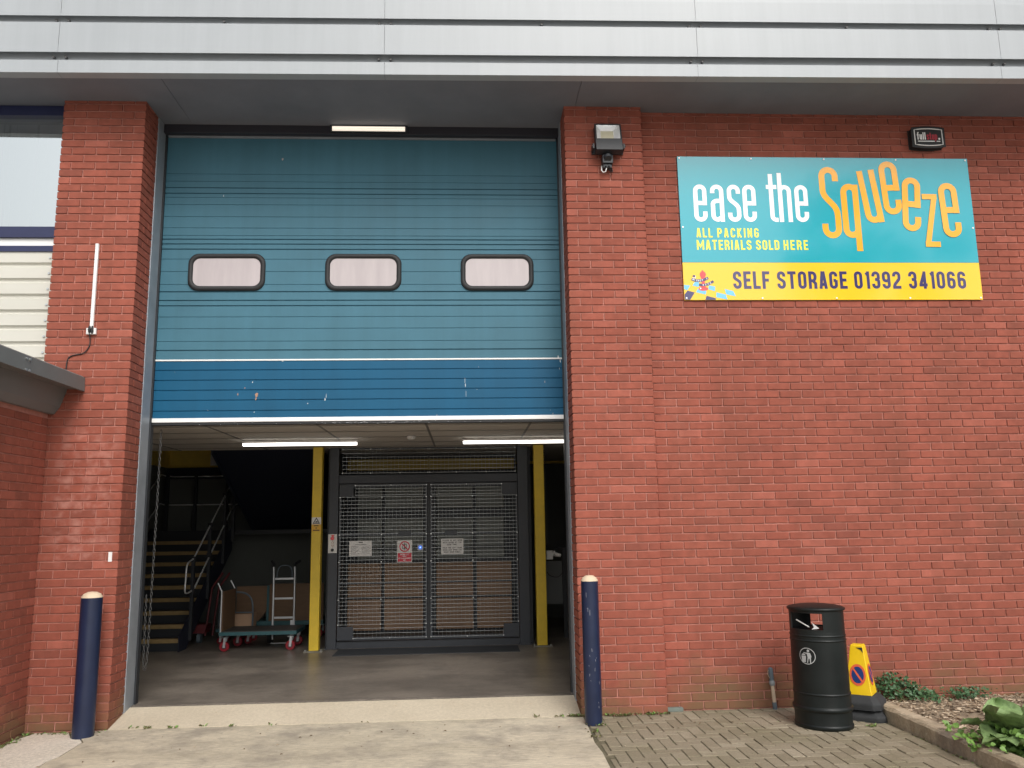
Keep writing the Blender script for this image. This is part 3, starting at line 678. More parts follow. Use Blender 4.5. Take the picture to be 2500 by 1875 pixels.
for k in range(9): m.cyl((-0.85, 0.116, z-0.153*k+jt(0.004)), (-0.85, 0.106, z-0.153*k), 0.011, 8)
sub("cladding_screws", m, M_brass, CL)

# ---- inside the doorway (belongs to the warehouse)
m = MB(); m.box(-2.05, 5.4, 0.62, 3.95, 2.76, 2.80); m.box(-0.05, 5.4, 3.95, 7.0, 2.79, 2.83)
CE = m.build("ceiling", M_ceil, WH)
m = MB()
for x in (-0.83, 0.35, 1.515, 2.66, 3.78, 4.95): m.box(x-0.012, x+0.012, 0.63, 3.94, 2.755, 2.7595)
for y in (0.66, 1.2, 1.8, 2.4, 3.0, 3.6): m.box(-2.04, 5.39, y-0.012, y+0.012, 2.7525, 2.7545)
sub("ceiling_grid", m, M_grid, CE)
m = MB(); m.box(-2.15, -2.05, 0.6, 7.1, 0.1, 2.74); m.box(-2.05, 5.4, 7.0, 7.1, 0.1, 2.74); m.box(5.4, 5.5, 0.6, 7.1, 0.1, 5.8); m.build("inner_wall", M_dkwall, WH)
m = MB(); m.box(-2.15, -2.05, 0.6, 7.1, 2.745, 5.8); m.box(-2.05, 5.4, 7.0, 7.1, 2.745, 5.8); m.build("yellow_upper_wall", M_ywall, WH)
m = MB(); m.box(-2.05, 0.0, 6.93, 6.998, 2.55, 2.74); m.build("landing_beam", M_darkblue, WH)
m = MB(); m.box(1.40, 3.75, 3.18, 3.72, 0.1, 0.106); struct(m.build("floor_plate", mat("dark_plate", (0.035, 0.04, 0.048), 0.5)), "dark steel floor plate in front of the lift gates", "floor plate")

# ================================================================== LOW WING WITH COPING
WG = thing("low_brick_wing", "low brick wing with grey metal coping jutting out at the left", "building", (-0.69, 0, 0))
m = MB()
for k, z in rows():
    if z > 2.70: continue
    y = -0.01 if k % 2 == 0 else -0.1225
    t = y
    if k % 2: brick(m, -0.715, -0.69, -0.1125, -0.01, z, 'x+')
    while t > -4.0:
        brick(m, -0.715, -0.69, t-0.215, t, z, 'x+'); t -= 0.225
m.box(-3.4, -0.69-REC, -4.0, -0.004, -0.25, 2.80, 1)
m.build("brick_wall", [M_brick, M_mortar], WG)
m = MB()
prf = [(-3.4, 3.12), (-0.415, 3.085), (-0.395, 3.07), (-0.39, 2.945), (-0.415, 2.945), (-0.42, 2.965), (-0.545, 2.965), (-0.60, 2.80), (-0.645, 2.735), (-0.688, 2.735), (-0.75, 2.75), (-3.4, 2.75)]
m.prism(prf, -4.0, -0.004, axis='y'); CO = m.build("coping", M_coping, WG)
m = MB()
for y in (-1.03, -0.98):
    for z in (3.045, 2.955): m.cyl((-0.394, y, z), (-0.383, y, z), 0.010, 8)
sub("coping_bolts", m, M_brass, CO, root=WG)

# ================================================================== PROMOTIONAL SIGN
SG = thing("wall_sign", "large teal and yellow sign reading ease the Squeeze with phone number", "sign", (5.236, 0.09, 3.825))
YS = 0.092
def PS(u, v, d): return (5.236+u, YS-d, 3.825+v)
m = MB(); m.box(5.236, 8.266, YS, 0.104, 3.825+0.3845, 5.325); m.build("teal_panel", M_sign, SG, 0.0015)
m = MB(); m.box(5.236, 8.266, YS, 0.104, 3.825, 3.825+0.3835); m.build("yellow_panel", M_signY, SG, 0.0015)
m = MB(); xh = 0.392; v0 = 0.808; W = 0.345; s = 0.112; D = 0.0012
for c, u in (('e', 0.145), ('a', 0.318), ('s', 0.489), ('e', 0.647), ('t', 0.893), ('h', 1.013), ('e', 1.182)):
    wd = W*(0.8 if c == 't' else 1)
    for k, (pts, cl) in enumerate(glyph(c, wd, s)): stroke(m, lambda a, b, d, u=u: PS(u+a*xh, v0+b*xh, d), pts, s, D+0.0003*k, 0, cl)
m.build("white_lettering", M_lW, SG)
m = MB()
def big(ch, cx, cy, h, wd, rot, s, idx):
    W = wd/h; c, sn = math.cos(R(rot)), math.sin(R(rot))
    def P(a, b, d):
        x, y = (a-W/2)*h, (b-0.5)*h; return PS(cx+x*c-y*sn, cy+x*sn+y*c, d+idx*0.0008)
    for k, (pts, cl) in enumerate(glyph(ch, W, s)): stroke(m, P, pts, s, D+0.00025*k, 0, cl)
big('S', 1.546, 1.018, 0.76, 0.20, 0, 0.082, 0)
big('q', 1.752, 0.93, 0.575, 0.185, 0, 0.108, 1)
big('u', 1.968, 1.083, 0.565, 0.185, 7, 0.11, 2)
big('e', 2.183, 1.177, 0.57, 0.192, 3, 0.108, 3)
big('e', 2.389, 1.002, 0.575, 0.192, -4, 0.108, 4)
big('z', 2.578, 0.83, 0.562, 0.155, -1, 0.10, 5)
big('e', 2.785, 0.941, 0.58, 0.195, 2, 0.108, 6)
m.build("orange_lettering", M_lO, SG)
m = MB()
letters(m, PS, "ALL", 0.155, 0.318, 0.643, 0.098, 0.48, 0.165, D); letters(m, PS, "PACKING", 0.367, 0.788, 0.643, 0.098, 0.48, 0.165, D)
letters(m, PS, "MATERIALS", 0.153, 0.706, 0.515, 0.102, 0.48, 0.165, D); letters(m, PS, "SOLD", 0.752, 0.989, 0.515, 0.102, 0.48, 0.165, D); letters(m, PS, "HERE", 1.032, 1.282, 0.515, 0.102, 0.48, 0.165, D)
m.build("lemon_lettering", M_lY, SG)
m = MB()
for t, a, b in (("SELF", 0.497, 0.866), ("STORAGE", 0.942, 1.652), ("01392", 1.724, 2.201), ("341066", 2.281, 2.872)): letters(m, PS, t, a, b, 0.113, 0.180, 0.47, 0.170, D)
m.build("navy_lettering", M_lN, SG)
# emblem: red chess piece on a chequered floor with a navy ribbon
m = MB()
for P_, mi in (([(0.003, 0.154), (0.065, 0.148), (0.036, 0.101), (0.003, 0.109)], 0), ([(0.111, 0.184), (0.155, 0.182), (0.149, 0.133), (0.087, 0.147)], 0), ([(0.141, 0.116), (0.224, 0.094), (0.215, 0.056), (0.118, 0.079)], 0), ([(0.25, 0.15), (0.314, 0.137), (0.309, 0.09), (0.244, 0.109)], 0), ([(0.322, 0.078), (0.415, 0.056), (0.43, 0.004), (0.319, 0.028)], 0), ([(0.407, 0.112), (0.491, 0.091), (0.516, 0.037), (0.419, 0.058)], 0), ([(0.036, 0.096), (0.107, 0.077), (0.058, 0.003), (0.003, 0.003), (0.003, 0.058)], 1), ([(0.222, 0.043), (0.314, 0.018), (0.312, 0.002), (0.208, 0.002)], 1)):
    m.poly([PS(u, v, 0.0012) for u, v in P_], mi)
el = lambda cx, cy, rx, ry, n=20: arc(cx, cy, rx, ry, 0, 360-360/n, n-1)
m.poly([PS(u, v, 0.0022) for u, v in [(0.178, 0.225), (0.166, 0.250), (0.166, 0.270), (0.178, 0.288), (0.187, 0.294), (0.190, 0.304), (0.200, 0.304), (0.203, 0.294), (0.216, 0.286), (0.228, 0.268), (0.226, 0.250), (0.214, 0.225), (0.211, 0.15), (0.225, 0.135), (0.165, 0.135), (0.181, 0.15)]], 2)
m.poly([PS(u, v, 0.0026) for u, v in el(0.194, 0.114, 0.048, 0.020)], 2)
m.poly([PS(u, v, 0.0030) for u, v in el(0.166, 0.118, 0.008, 0.008)], 3)
def ribbon(pts, s, d): stroke(m, PS, pts, s, d, 1)
rA = bez((0.082, 0.215), (0.13, 0.190), (0.18, 0.188), (0.248, 0.226), 14); rB = bez((0.154, 0.158), (0.19, 0.145), (0.25, 0.155), (0.298, 0.192), 14)
ribbon(rA, 0.027, 0.0032); ribbon(rB, 0.025, 0.0032)
m.poly([PS(u, v, 0.0030) for u, v in el(0.108, 0.244, 0.016, 0.010)], 1)
stroke(m, PS, [(0.09, 0.226), (0.115, 0.222), (0.124, 0.235), (0.120, 0.246)], 0.006, 0.0034, 3)
def along(text, curve, t0, t1, h, d):
    for k, c in enumerate(text):
        t = t0+(t1-t0)*k/(len(text)-1); i = min(len(curve)-2, int(t*(len(curve)-1))); f = t*(len(curve)-1)-i
        a, b = Vector(curve[i]), Vector(curve[i+1]); p = a.lerp(b, f); q = (b-a).normalized(); nn = Vector((-q.y, q.x))
        for kk, (pts, cl) in enumerate(glyph(c, 0.62, 0.2)):
            stroke(m, lambda x, y, dd: PS(*(p+q*(x-0.31)*h+nn*(y-0.5)*h), dd), pts, 0.2, d+0.0002*kk, 3, cl)
along("BISHOP'S", rA, 0.10, 0.92, 0.018, 0.0042); along("MOVE", rB, 0.32, 0.80, 0.017, 0.0042)
m.build("emblem", [M_lB, M_lN, M_lred, M_lW], SG)
for u, v in ((0.02, 1.48), (0.76, 1.48), (1.515, 1.48), (2.27, 1.48), (3.005, 1.48), (0.022, 0.75), (3.008, 0.75), (0.022, 0.02), (0.78, 0.018), (1.53, 0.018), (2.28, 0.018), (3.008, 0.02)):
    m = MB(); m.cyl(PS(u, v, -0.001), PS(u, v, 0.005), 0.009, 10); m.build("screw", M_lW, SG)

# ================================================================== ALARM BOX
AB = thing("alarm_box", "black alarm box with white outline and red lettering above the sign", "alarm box", (7.845, 0.10, 5.53))
m = MB(); cx, cz = 7.845, 5.53
def barrel(hw, hh, bul, n=8):
    p = []
    for k in range(n+1): t = -1+2*k/n; p.append((cx+hw*t, cz+hh+bul*(1-t*t)))
    for k in range(n+1): t = 1-2*k/n; p.append((cx+hw*t, cz-hh-bul*(1-t*t)))
    return p
m.prism(barrel(0.168, 0.098, 0.014), 0.035, 0.109, axis='y'); m.build("body", M_black, AB, 0.008)
m = MB(); pp = barrel(0.145, 0.080, 0.012)
m.tube([(x, 0.032, z) for x, z in pp], 0.0055, 6, closed=True); m.build("outline_rim", M_lW, AB)
PA = lambda u, v, d: (cx+u, 0.0325-d, cz+v)
m = MB(); letters(m, PA, "full", -0.122, -0.030, -0.028, 0.058, 0.46, 0.2, 0.001); stroke(m, PA, [(-0.115, -0.045), (0.062, -0.045)], 0.010, 0.001); stroke(m, PA, [(0.082, -0.045), (0.120, -0.045)], 0.010, 0.001)
m.poly([PA(u, v, 0.001) for u, v in el(0.112, -0.018, 0.011, 0.011)])
m.build("white_lettering", M_lW, AB)
m = MB(); letters(m, PA, "stop", -0.020, 0.092, -0.028, 0.058, 0.46, 0.2, 0.001); m.build("red_lettering", mat("dull_red_print", (0.42, 0.03, 0.05), 0.4), AB)

# ================================================================== FLOODLIGHT
FL = thing("floodlight", "black security floodlight with motion sensor on the right pilaster", "floodlight", (4.51, 0, 5.35))
m = MB(); tl = Matrix.Rotation(R(-14), 3, 'X'); pv = (4.51, -0.08, 5.32)
def RB(mb, x0, x1, y0, y1, z0, z1, mi=0): mb.box(x0, x1, y0, y1, z0, z1, mi, rot=tl, piv=pv)
RB(m, 4.378, 4.642, -0.14, -0.06, 5.262, 5.398); RB(m, 4.378, 4.392, -0.14, -0.06, 5.399, 5.578); RB(m, 4.628, 4.642, -0.14, -0.06, 5.399, 5.578); RB(m, 4.393, 4.627, -0.14, -0.06, 5.566, 5.578); RB(m, 4.393, 4.627, -0.078, -0.06, 5.399, 5.565)
for k in range(9): RB(m, 4.395+k*0.028, 4.402+k*0.028, -0.059, -0.03, 5.28, 5.56)
m.build("housing", M_dark, FL, 0.004)
m = MB(); T = lambda x, y, z: Vector(pv)+tl @ (Vector((x, y, z))-Vector(pv))
o_ = [T(4.394, -0.136, 5.400), T(4.626, -0.136, 5.400), T(4.626, -0.136, 5.564), T(4.394, -0.136, 5.564)]; i_ = [T(4.445, -0.081, 5.448), T(4.572, -0.081, 5.448), T(4.572, -0.081, 5.535), T(4.445, -0.081, 5.535)]
for k in range(4): m.quad(o_[k], o_[(k+1) % 4], i_[(k+1) % 4], i_[k])
m.poly(i_, 1); m.build("reflector", [mat("bright_reflector", (0.86, 0.86, 0.87), 0.25, 0.35), mat("led_phosphor", (0.62, 0.58, 0.42), 0.5)], FL)
m = MB(); m.quad(*[T(x, -0.141, z) for x, z in ((4.393, 5.399), (4.627, 5.399), (4.627, 5.566), (4.393, 5.566))]); m.build("lens", glass_mat("lamp_glass", (0.97, 0.97, 0.97), 1.3), FL)
m = MB(); m.box(4.352, 4.366, -0.11, 0.0, 5.31, 5.36); m.box(4.653, 4.667, -0.11, 0.0, 5.31, 5.36); m.box(4.352, 4.667, -0.012, 0.001, 5.29, 5.375)
for x in (4.345, 4.668): m.cyl((x, -0.10, 5.335), (x+0.008, -0.10, 5.335), 0.010, 8)
m.build("bracket", M_dark, FL)
m = MB(); m.box(4.445, 4.55, -0.09, 0.0, 5.165, 5.255); m.tube([(4.497, -0.085, 5.225), (4.497, -0.105, 5.20)], [0.044, 0.034], 14); m.box(4.452, 4.54, -0.07, -0.005, 5.125, 5.166)
for x in (4.48, 4.512): m.cyl((x, -0.07, 5.145), (x, -0.085, 5.143), 0.011, 10)
m.build("motion_sensor", M_dark, FL, 0.006)
m = MB(); m.tube([(4.445, -0.03, 5.16), (4.44, -0.04, 5.11), (4.455, -0.05, 5.085), (4.478, -0.055, 5.09), (4.487, -0.06, 5.125)], 0.006, 8); m.build("white_cable", M_white, FL)
m = MB(); m.tube([(4.515, -0.05, 5.125), (4.53, -0.04, 5.09), (4.55, -0.02, 5.105), (4.548, -0.005, 5.15)], 0.006, 8); m.build("black_cable", M_black, FL)

# ================================================================== emissive bars on a dark plate above the door
SL = thing("glowing_strip", "glowing strip on the bar above the teal roller door", "light", (2.1, 0.45, 5.76))
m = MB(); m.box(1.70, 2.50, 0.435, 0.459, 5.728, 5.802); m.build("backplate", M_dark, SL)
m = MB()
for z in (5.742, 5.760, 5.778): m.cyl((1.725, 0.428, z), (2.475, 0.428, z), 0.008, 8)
m.build("tube", mat("glowing_bar", (1.0, 0.9, 0.78), 0.4, emit=0.5), SL)

# ================================================================== trunking, cable, label on left pilaster
TR = thing("cable_trunking", "white vertical trunking ending in a small socket on the left pilaster", "trunking", (-0.36, 0, 3.5))
m = MB(); m.box(-0.378, -0.348, -0.026, -0.001, 3.52, 4.35); m.build("conduit", M_white, TR, 0.004)
m = MB(); m.box(-0.405, -0.318, -0.03, -0.001, 3.475, 3.535); m.build("socket_box", M_white, TR, 0.004)
m = MB(); m.tube([(-0.372, -0.036, 3.55), (-0.372, -0.04, 3.515), (-0.372, -0.036, 3.49)], [0.008, 0.014, 0.008], 8); m.tube([(-0.347, -0.036, 3.55), (-0.347, -0.04, 3.505), (-0.347, -0.036, 3.48)], [0.008, 0.014, 0.008], 8); m.build("plug", M_black, TR)
def bezc(pts, n=8):
    out = []
    for i in range(len(pts)-1):
        p0, p1 = Vector(pts[max(i-1, 0)]), Vector(pts[i]); p2, p3 = Vector(pts[i+1]), Vector(pts[min(i+2, len(pts)-1)])
        for k in range(n): t = k/n; out.append(0.5*((2*p1)+(p2-p0)*t+(2*p0-5*p1+4*p2-p3)*t*t+(3*p1-p0-3*p2+p3)*t**3))
    return out+[Vector(pts[-1])]
m = MB(); m.tube(bezc([(-0.372, -0.03, 3.49), (-0.372, -0.008, 3.42), (-0.378, -0.008, 3.36), (-0.425, -0.008, 3.30), (-0.50, -0.008, 3.285), (-0.55, -0.008, 3.26), (-0.567, -0.008, 3.20), (-0.567, -0.01, 3.08)]), 0.0055, 6)
m.build("black_cable", M_black, TR)
m = MB(); m.box(-0.085, -0.053, -0.004, 0.001, 1.415, 1.50)
tag(m.build("wall_label", M_white), "small white label stuck on the left pilaster", "label")

# ================================================================== BOLLARDS
def bollard(x, y, r, h, label, marks):
    t = thing("bollard", label, "bollard", (x, y, 0), "navy bollards beside the doorway")
    m = MB(); m.lathe([(r, -0.15), (r, h-0.05)], (x, y), 40); m.build("post", M_bollard, t)
    m = MB(); m.lathe([(r*1.0, h-0.05), (r*0.98, h-0.042), (r*0.8, h-0.02), (r*0.45, h-0.004), (0.002, h)], (x, y), 40, caps=False); m.build("cap", M_capm, t)
    m = MB()
    for a, z, l in marks:
        c, s_ = math.sin(R(a)), -math.cos(R(a)); rr = r+0.0008
        dx, dy = math.cos(R(a))*0.0011, math.sin(R(a))*0.0011; l *= 0.7
        k = jt(0.004)
        m.quad((x+c*rr-dx, y+s_*rr-dy, z), (x+c*rr+dx, y+s_*rr+dy, z), (x+c*rr+dx+k, y+s_*rr+dy, z+l), (x+c*rr-dx+k, y+s_*rr-dy, z+l))
    if marks: m.build("paint_scratches", mat("scratch_primer", (0.42, 0.42, 0.46), 0.6), t)
bollard(-0.117, -0.20, 0.086, 1.175, "navy bollard standing on the pale concrete at the left pilaster", [])
bollard(4.155, -0.30, 0.074, 1.235, "scratched navy bollard in front of the right pilaster", [(-25, 0.93, 0.05), (-12, 0.90, 0.07), (-30, 0.955, 0.012), (18, 0.52, 0.03), (22, 0.545, 0.01), (-20, 0.56, 0.02), (-28, 0.48, 0.015), (44, 0.33, 0.075), (-26, 0.40, 0.03), (-18, 0.36, 0.012), (30, 0.18, 0.02), (32, 0.14, 0.025), (10, 0.44, 0.04), (-5, 0.6, 0.04), (-33, 1.05, 0.06)])

# ================================================================== LITTER BIN
BC = (6.035, -0.58); RT = R(-52)
LB = thing("litter_bin", "black oval litter bin with silver litter symbol against the brick wall", "litter bin", (*BC, 0))
A, B_ = 0.232, 0.212
def binpt(a, z, k=1.0):
    x, y = A*k*math.sin(a), -B_*k*math.cos(a)
    return (BC[0]+x*math.cos(RT)-y*math.sin(RT), BC[1]+x*math.sin(RT)+y*math.cos(RT), z)
def ovlathe(mb, prof, n=56, mi=0, caps=False):
    vs = [binpt(2*math.pi*k/n, z, r) for r, z in prof for k in range(n)]; q = len(prof)
    mb.add(vs, [(i*n+k, i*n+(k+1) % n, (i+1)*n+(k+1) % n, (i+1)*n+k) for i in range(q-1) for k in range(n)], mi, smooth=True)
    if caps: mb.add(vs[:n], [tuple(range(n))], mi); mb.add(vs[-n:], [tuple(range(n))], mi)
m = MB()
ovlathe(m, [(0.99, 0.0), (1.02, 0.003), (1.025, 0.024), (1.02, 0.030), (0.99, 0.034), (0.988, 0.036), (1.0, 0.13), (1.002, 0.138), (1.045, 0.142), (1.055, 0.152), (1.055, 0.160), (1.045, 0.168), (1.0, 0.172), (0.998, 0.176), (0.985, 0.262), (0.985, 0.265), (1.005, 0.267), (1.008, 0.272), (1.005, 0.277), (0.984, 0.279), (0.984, 0.283), (0.975, 0.685), (0.975, 0.689), (0.993, 0.691), (0.996, 0.695), (0.993, 0.699), (0.974, 0.701), (0.974, 0.705), (0.972, 0.722), (0.972, 0.726), (0.990, 0.728), (0.993, 0.732), (0.990, 0.736), (0.97, 0.738), (0.97, 0.742), (0.965, 0.765)])
m.build("body", M_bin, LB)
# hood with two openings (front towards the left, back behind)
m = MB(); n = 72; za, zb, zc, zd = 0.765, 0.785, 0.915, 0.94
for k in range(n):
    a0, a1 = 2*math.pi*k/n, 2*math.pi*(k+1)/n; am = math.degrees((a0+a1)/2)
    am = am-360 if am > 180 else am
    op = (-40 < am < 40) or am > 140 or am < -140
    for z0, z1 in ((za, zb), (zb, zc), (zc, zd)):
        if op and z0 == zb: continue
        for kk in (0.965, 0.92): m.quad(binpt(a0, z0, kk), binpt(a1, z0, kk), binpt(a1, z1, kk), binpt(a0, z1, kk))
    if op:
        for z in (zb, zc): m.quad(binpt(a0, z, 0.965), binpt(a1, z, 0.965), binpt(a1, z, 0.92), binpt(a0, z, 0.92))
for a in (-40, 40, 140, 220): m.quad(binpt(R(a), zb, 0.965), binpt(R(a), zc, 0.965), binpt(R(a), zc, 0.92), binpt(R(a), zb, 0.92))
m.build("hood", M_bin, LB)
m = MB(); ovlathe(m, [(0.9, 0.934), (1.0, 0.934), (1.025, 0.937), (1.032, 0.946), (1.02, 0.954), (0.9, 0.964), (0.6, 0.976), (0.25, 0.983), (0.01, 0.984)]); m.build("lid", M_bin, LB)
m = MB(); ovlathe(m, [(0.90, 0.775), (0.5, 0.76), (0.01, 0.755)]); m.build("liner_top", M_black, LB)
m = MB(); m.add([binpt(R(20), 0.80, 0.75), binpt(R(33), 0.795, 0.85), binpt(R(10), 0.84, 0.6), binpt(R(14), 0.785, 0.8)], [(0, 1, 2), (0, 3, 1)])
tag(m.build("paper_scrap", M_paper), "white paper scrap inside the litter bin opening", "paper")
m = MB(); m.tube([binpt(R(-28), 0.855, 0.85), binpt(R(5), 0.80, 0.7)], 0.006, 6)
tag(m.build("drinking_straw", M_paper), "thin pale stick poking up inside the litter bin opening", "stick")
# litter symbol
m = MB(); LA, LZ = 3, 0.575
def PB(u, v, d): return binpt(R(LA)+u/0.213, LZ+v, 0.99+d)
def bring(r0, r1, n=40):
    for k in range(n):
        a, b = 2*math.pi*k/n, 2*math.pi*(k+1)/n
        m.quad(PB(r0*math.cos(a), r0*math.sin(a), 0), PB(r1*math.cos(a), r1*math.sin(a), 0), PB(r1*math.cos(b), r1*math.sin(b), 0), PB(r0*math.cos(b), r0*math.sin(b), 0))
bring(0.060, 0.066)
for P_ in (el(0.010, 0.042, 0.0105, 0.0105, 14), [(-0.002, 0.028), (0.026, 0.026), (0.034, 0.0), (0.030, -0.012), (0.028, -0.055), (0.022, -0.055), (0.018, -0.020), (0.012, -0.018), (0.004, -0.054), (-0.003, -0.054), (0.004, -0.012)], [(0.006, 0.026), (0.002, 0.016), (-0.028, 0.022), (-0.028, 0.028)], [(-0.048, 0.0), (-0.008, 0.0), (-0.013, -0.050), (-0.043, -0.050)], [(-0.046, 0.004), (-0.012, 0.004), (-0.014, 0.012), (-0.030, 0.020), (-0.044, 0.012)]):
    m.poly([PB(u, v, 0.001) for u, v in P_])
m.build("litter_symbol", M_silver, LB)

# ================================================================== TRAFFIC CONES (two stacked)
def frus(mb, c, rot, prof, mi=0, nside=4):
    vs = []
    for hw, z in prof:
        for k in range(nside): a = rot+2*math.pi*(k+0.5)/nside; vs.append((c[0]+hw*math.cos(a), c[1]+hw*math.sin(a), z))
    q = len(prof); mb.add(vs, [(i*nside+k, i*nside+(k+1) % nside, (i+1)*nside+(k+1) % nside, (i+1)*nside+k) for i in range(q-1) for k in range(nside)]+[tuple(range(nside)), tuple(range((q-1)*nside, q*nside))], mi)
CC = (6.485, -0.34); CRt = R(53)
def octbase(mb, c, rot, z0, z1, hw0, hw1, cut=0.3):
    vs = []
    for hw, z in ((hw0*0.97, z0), (hw0, z0+0.01), (hw0, z0+(z1-z0)*0.45), (hw1, z1)):
        p = []
        for sx, sy in ((1, 1), (-1, 1), (-1, -1), (1, -1)):
            a, b = (hw*sx, hw*sy*(1-cut)), (hw*sx*(1-cut), hw*sy); p += [a, b] if sx*sy > 0 else [b, a]
        vs += [(c[0]+x*math.cos(rot)-y*math.sin(rot), c[1]+x*math.sin(rot)+y*math.cos(rot), z) for x, y in p]
    mb.add(vs, [(i*8+k, i*8+(k+1) % 8, (i+1)*8+(k+1) % 8, (i+1)*8+k) for i in range(3) for k in range(8)]+[tuple(range(8)), tuple(range(24, 32))])
C2 = thing("lower_traffic_cone", "black rubber cone base at the bottom of the stack behind the bin", "traffic cone", (*CC, 0))
m = MB(); octbase(m, (CC[0]+0.012, CC[1]-0.01), CRt+0.05, 0.0, 0.085, 0.185, 0.13); m.build("base", M_coneB, C2, 0.01)
C1 = thing("no_waiting_cone", "yellow no waiting cone with blue and red roundels behind the bin", "traffic cone", (*CC, 0.1))
m = MB(); octbase(m, CC, CRt, 0.092, 0.20, 0.175, 0.125); m.build("base", M_coneB, C1, 0.01)
m = MB(); frus(m, CC, CRt, [(0.150, 0.19), (0.147, 0.215), (0.075, 0.595), (0.068, 0.605)]); m.build("yellow_sleeve", M_coneY, C1, 0.006)
def coneface(k):
    a = CRt+math.pi/2*k; nrm = Vector((math.cos(a), math.sin(a), 0)); tan = Vector((-nrm.y, nrm.x, 0))
    i0, i1 = 0.147*math.cos(math.pi/4), 0.075*math.cos(math.pi/4)
    def P(u, v, d):
        t = (v-0.215)/(0.595-0.215); off = i0+(i1-i0)*t
        return Vector((CC[0], CC[1], v))+nrm*(off+d)+tan*u
    return P
for k in range(4):
    P = coneface(k); m = MB()
    vz, ry = 0.36, 0.088
    m.poly([P(u, v, 0.0035) for u, v in el(0, vz, 0.066, ry, 28)], 1); m.poly([P(u, v, 0.0045) for u, v in el(0, vz, 0.050, ry*0.77, 28)], 0)
    stroke(m, P, [(-0.038, vz+0.055), (0.038, vz-0.055)] if k != 9 else [], 0.015, 0.0055, 1)
    m.build("roundel", [M_blue, M_redor], C1)
m = MB(); P = coneface(2); m.poly([P(u, v, 0.004) for u, v in ((-0.005, 0.583), (0.048, 0.585), (0.052, 0.54), (0.035, 0.565))]); m.build("scuff", M_ink, C1)

# ================================================================== PIPE BY THE WALL
PI_ = thing("broom_handle", "short grey and wood pole leaning on the wall left of the bin", "pole", (5.84, 0.04, 0))
def pl(t): return (5.855-0.008*(t/0.36), 0.045+0.04*(t/0.36), t)
m = MB(); m.tube([pl(0), pl(0.06)], 0.020, 12); m.tube([pl(0.22), pl(0.345)], [0.020, 0.022], 12); m.tube([pl(0.345), pl(0.358)], [0.022, 0.010], 12); m.build("grey_grip", M_pole, PI_)
m = MB(); m.tube([pl(0.06), pl(0.21)], 0.017, 12); m.build("wooden_shaft", M_wood, PI_)
m = MB(); m.tube([pl(0.20), pl(0.212), pl(0.235), pl(0.245)], [0.020, 0.025, 0.026, 0.02], 12); m.build("collar", mat("light_grey_collar", (0.25, 0.27, 0.28), 0.5), PI_)
m = MB(); a, b = Vector(pl(0.335)), Vector(pl(0.255)); m.tube([a, a+Vector((-0.025, -0.01, 0.0)), a+Vector((-0.032, -0.01, -0.035)), b+Vector((-0.02, -0.01, 0.01))], 0.0025, 6); m.build("hanging_loop", M_wood, PI_)
m = MB(); m.cbox(4.875, 5.02, 0.055, 0.105, 0.0, 0.035, 0.004)
tag(m.build("stone_block", mat("green_slate", (0.16, 0.19, 0.17), 0.8, noise=0.2)), "small greenish stone block in the corner beside the right pilaster", "stone")

# ================================================================== PLANTS
def leafshape(mb, p, d, nrm, l, wd, lob=0, mi=0, fold=0.25):
    d = d.normalized(); sdir = d.cross(nrm).normalized(); nn = sdir.cross(d)
    O = lambda a, b, c: p+d*l*a+sdir*wd*b+nn*l*c
    mid = [O(0, 0, 0), O(0.35, 0, -0.02), O(0.7, 0, -0.06), O(1, 0, -0.14)]
    L_ = [O(0.1, 0.3, fold*0.4), O(0.4, 0.52, fold*0.6), O(0.72, 0.36, fold*0.2)]; R_ = [O(0.1, -0.3, fold*0.4), O(0.4, -0.52, fold*0.6), O(0.72, -0.36, fold*0.2)]
    mb.add(mid+L_+R_, [(0, 1, 5, 4), (1, 2, 6, 5), (2, 3, 6), (0, 7, 8, 1), (1, 8, 9, 2), (2, 9, 3)], mi, smooth=False)
def clump(mb, fn, n, l0, l1, mi=0):
    for k in range(n):
        p, nrm = fn(); d = Vector((jt(1), jt(1), random.uniform(-0.5, 0.5)))
        l = random.uniform(l0, l1); leafshape(mb, p, d, (nrm+Vector((jt(0.5), jt(0.5), jt(0.5)))).normalized(), l, l*0.9, mi=mi)
IV = thing("ivy_plant", "dark green ivy climbing the wall base behind the kerb end", "plant", (7.05, 0.05, 0.06))
m = MB()
def fiv():
    t = random.random(); u = random.gauss(0, 1)
    cx_ = 6.80+0.48*t; h = max(0.02, 0.24*(1-abs(t-0.35)*1.3)*random.random())
    return Vector((cx_+u*0.03, 0.07-0.32*(1-h/0.24)*random.random()*(0.4+0.6*t), 0.07+h)), Vector((0, -1, 0.6))
clump(m, fiv, 520, 0.018, 0.038); m.build("foliage", M_leaf, IV)
m = MB()
for k in range(7): m.tube(bezc([(6.95+jt(0.15), -0.05, 0.05), (6.9+k*0.05, 0.03, 0.12), (6.83+k*0.06+jt(0.03), 0.09, 0.2+jt(0.1))], 4), 0.003, 5)
m.build("stems", M_weed, IV)
IV2 = thing("ivy_plant", "small low ivy tuft at the wall foot further right", "plant", (7.75, 0.05, 0.06))
m = MB(); clump(m, lambda: (Vector((7.62+random.gauss(0, 0.12), 0.05-0.13*random.random(), 0.065+0.09*random.random())), Vector((0, -1, 0.8))), 190, 0.016, 0.034); m.build("foliage", M_leaf, IV2)
m = MB()
for k in range(4): m.tube(bezc([(7.62, 0.0, 0.05), (7.6+jt(0.1), 0.03, 0.10), (7.6+jt(0.15), 0.06, 0.14)], 4), 0.003, 5)
m.build("stems", M_weed, IV2)
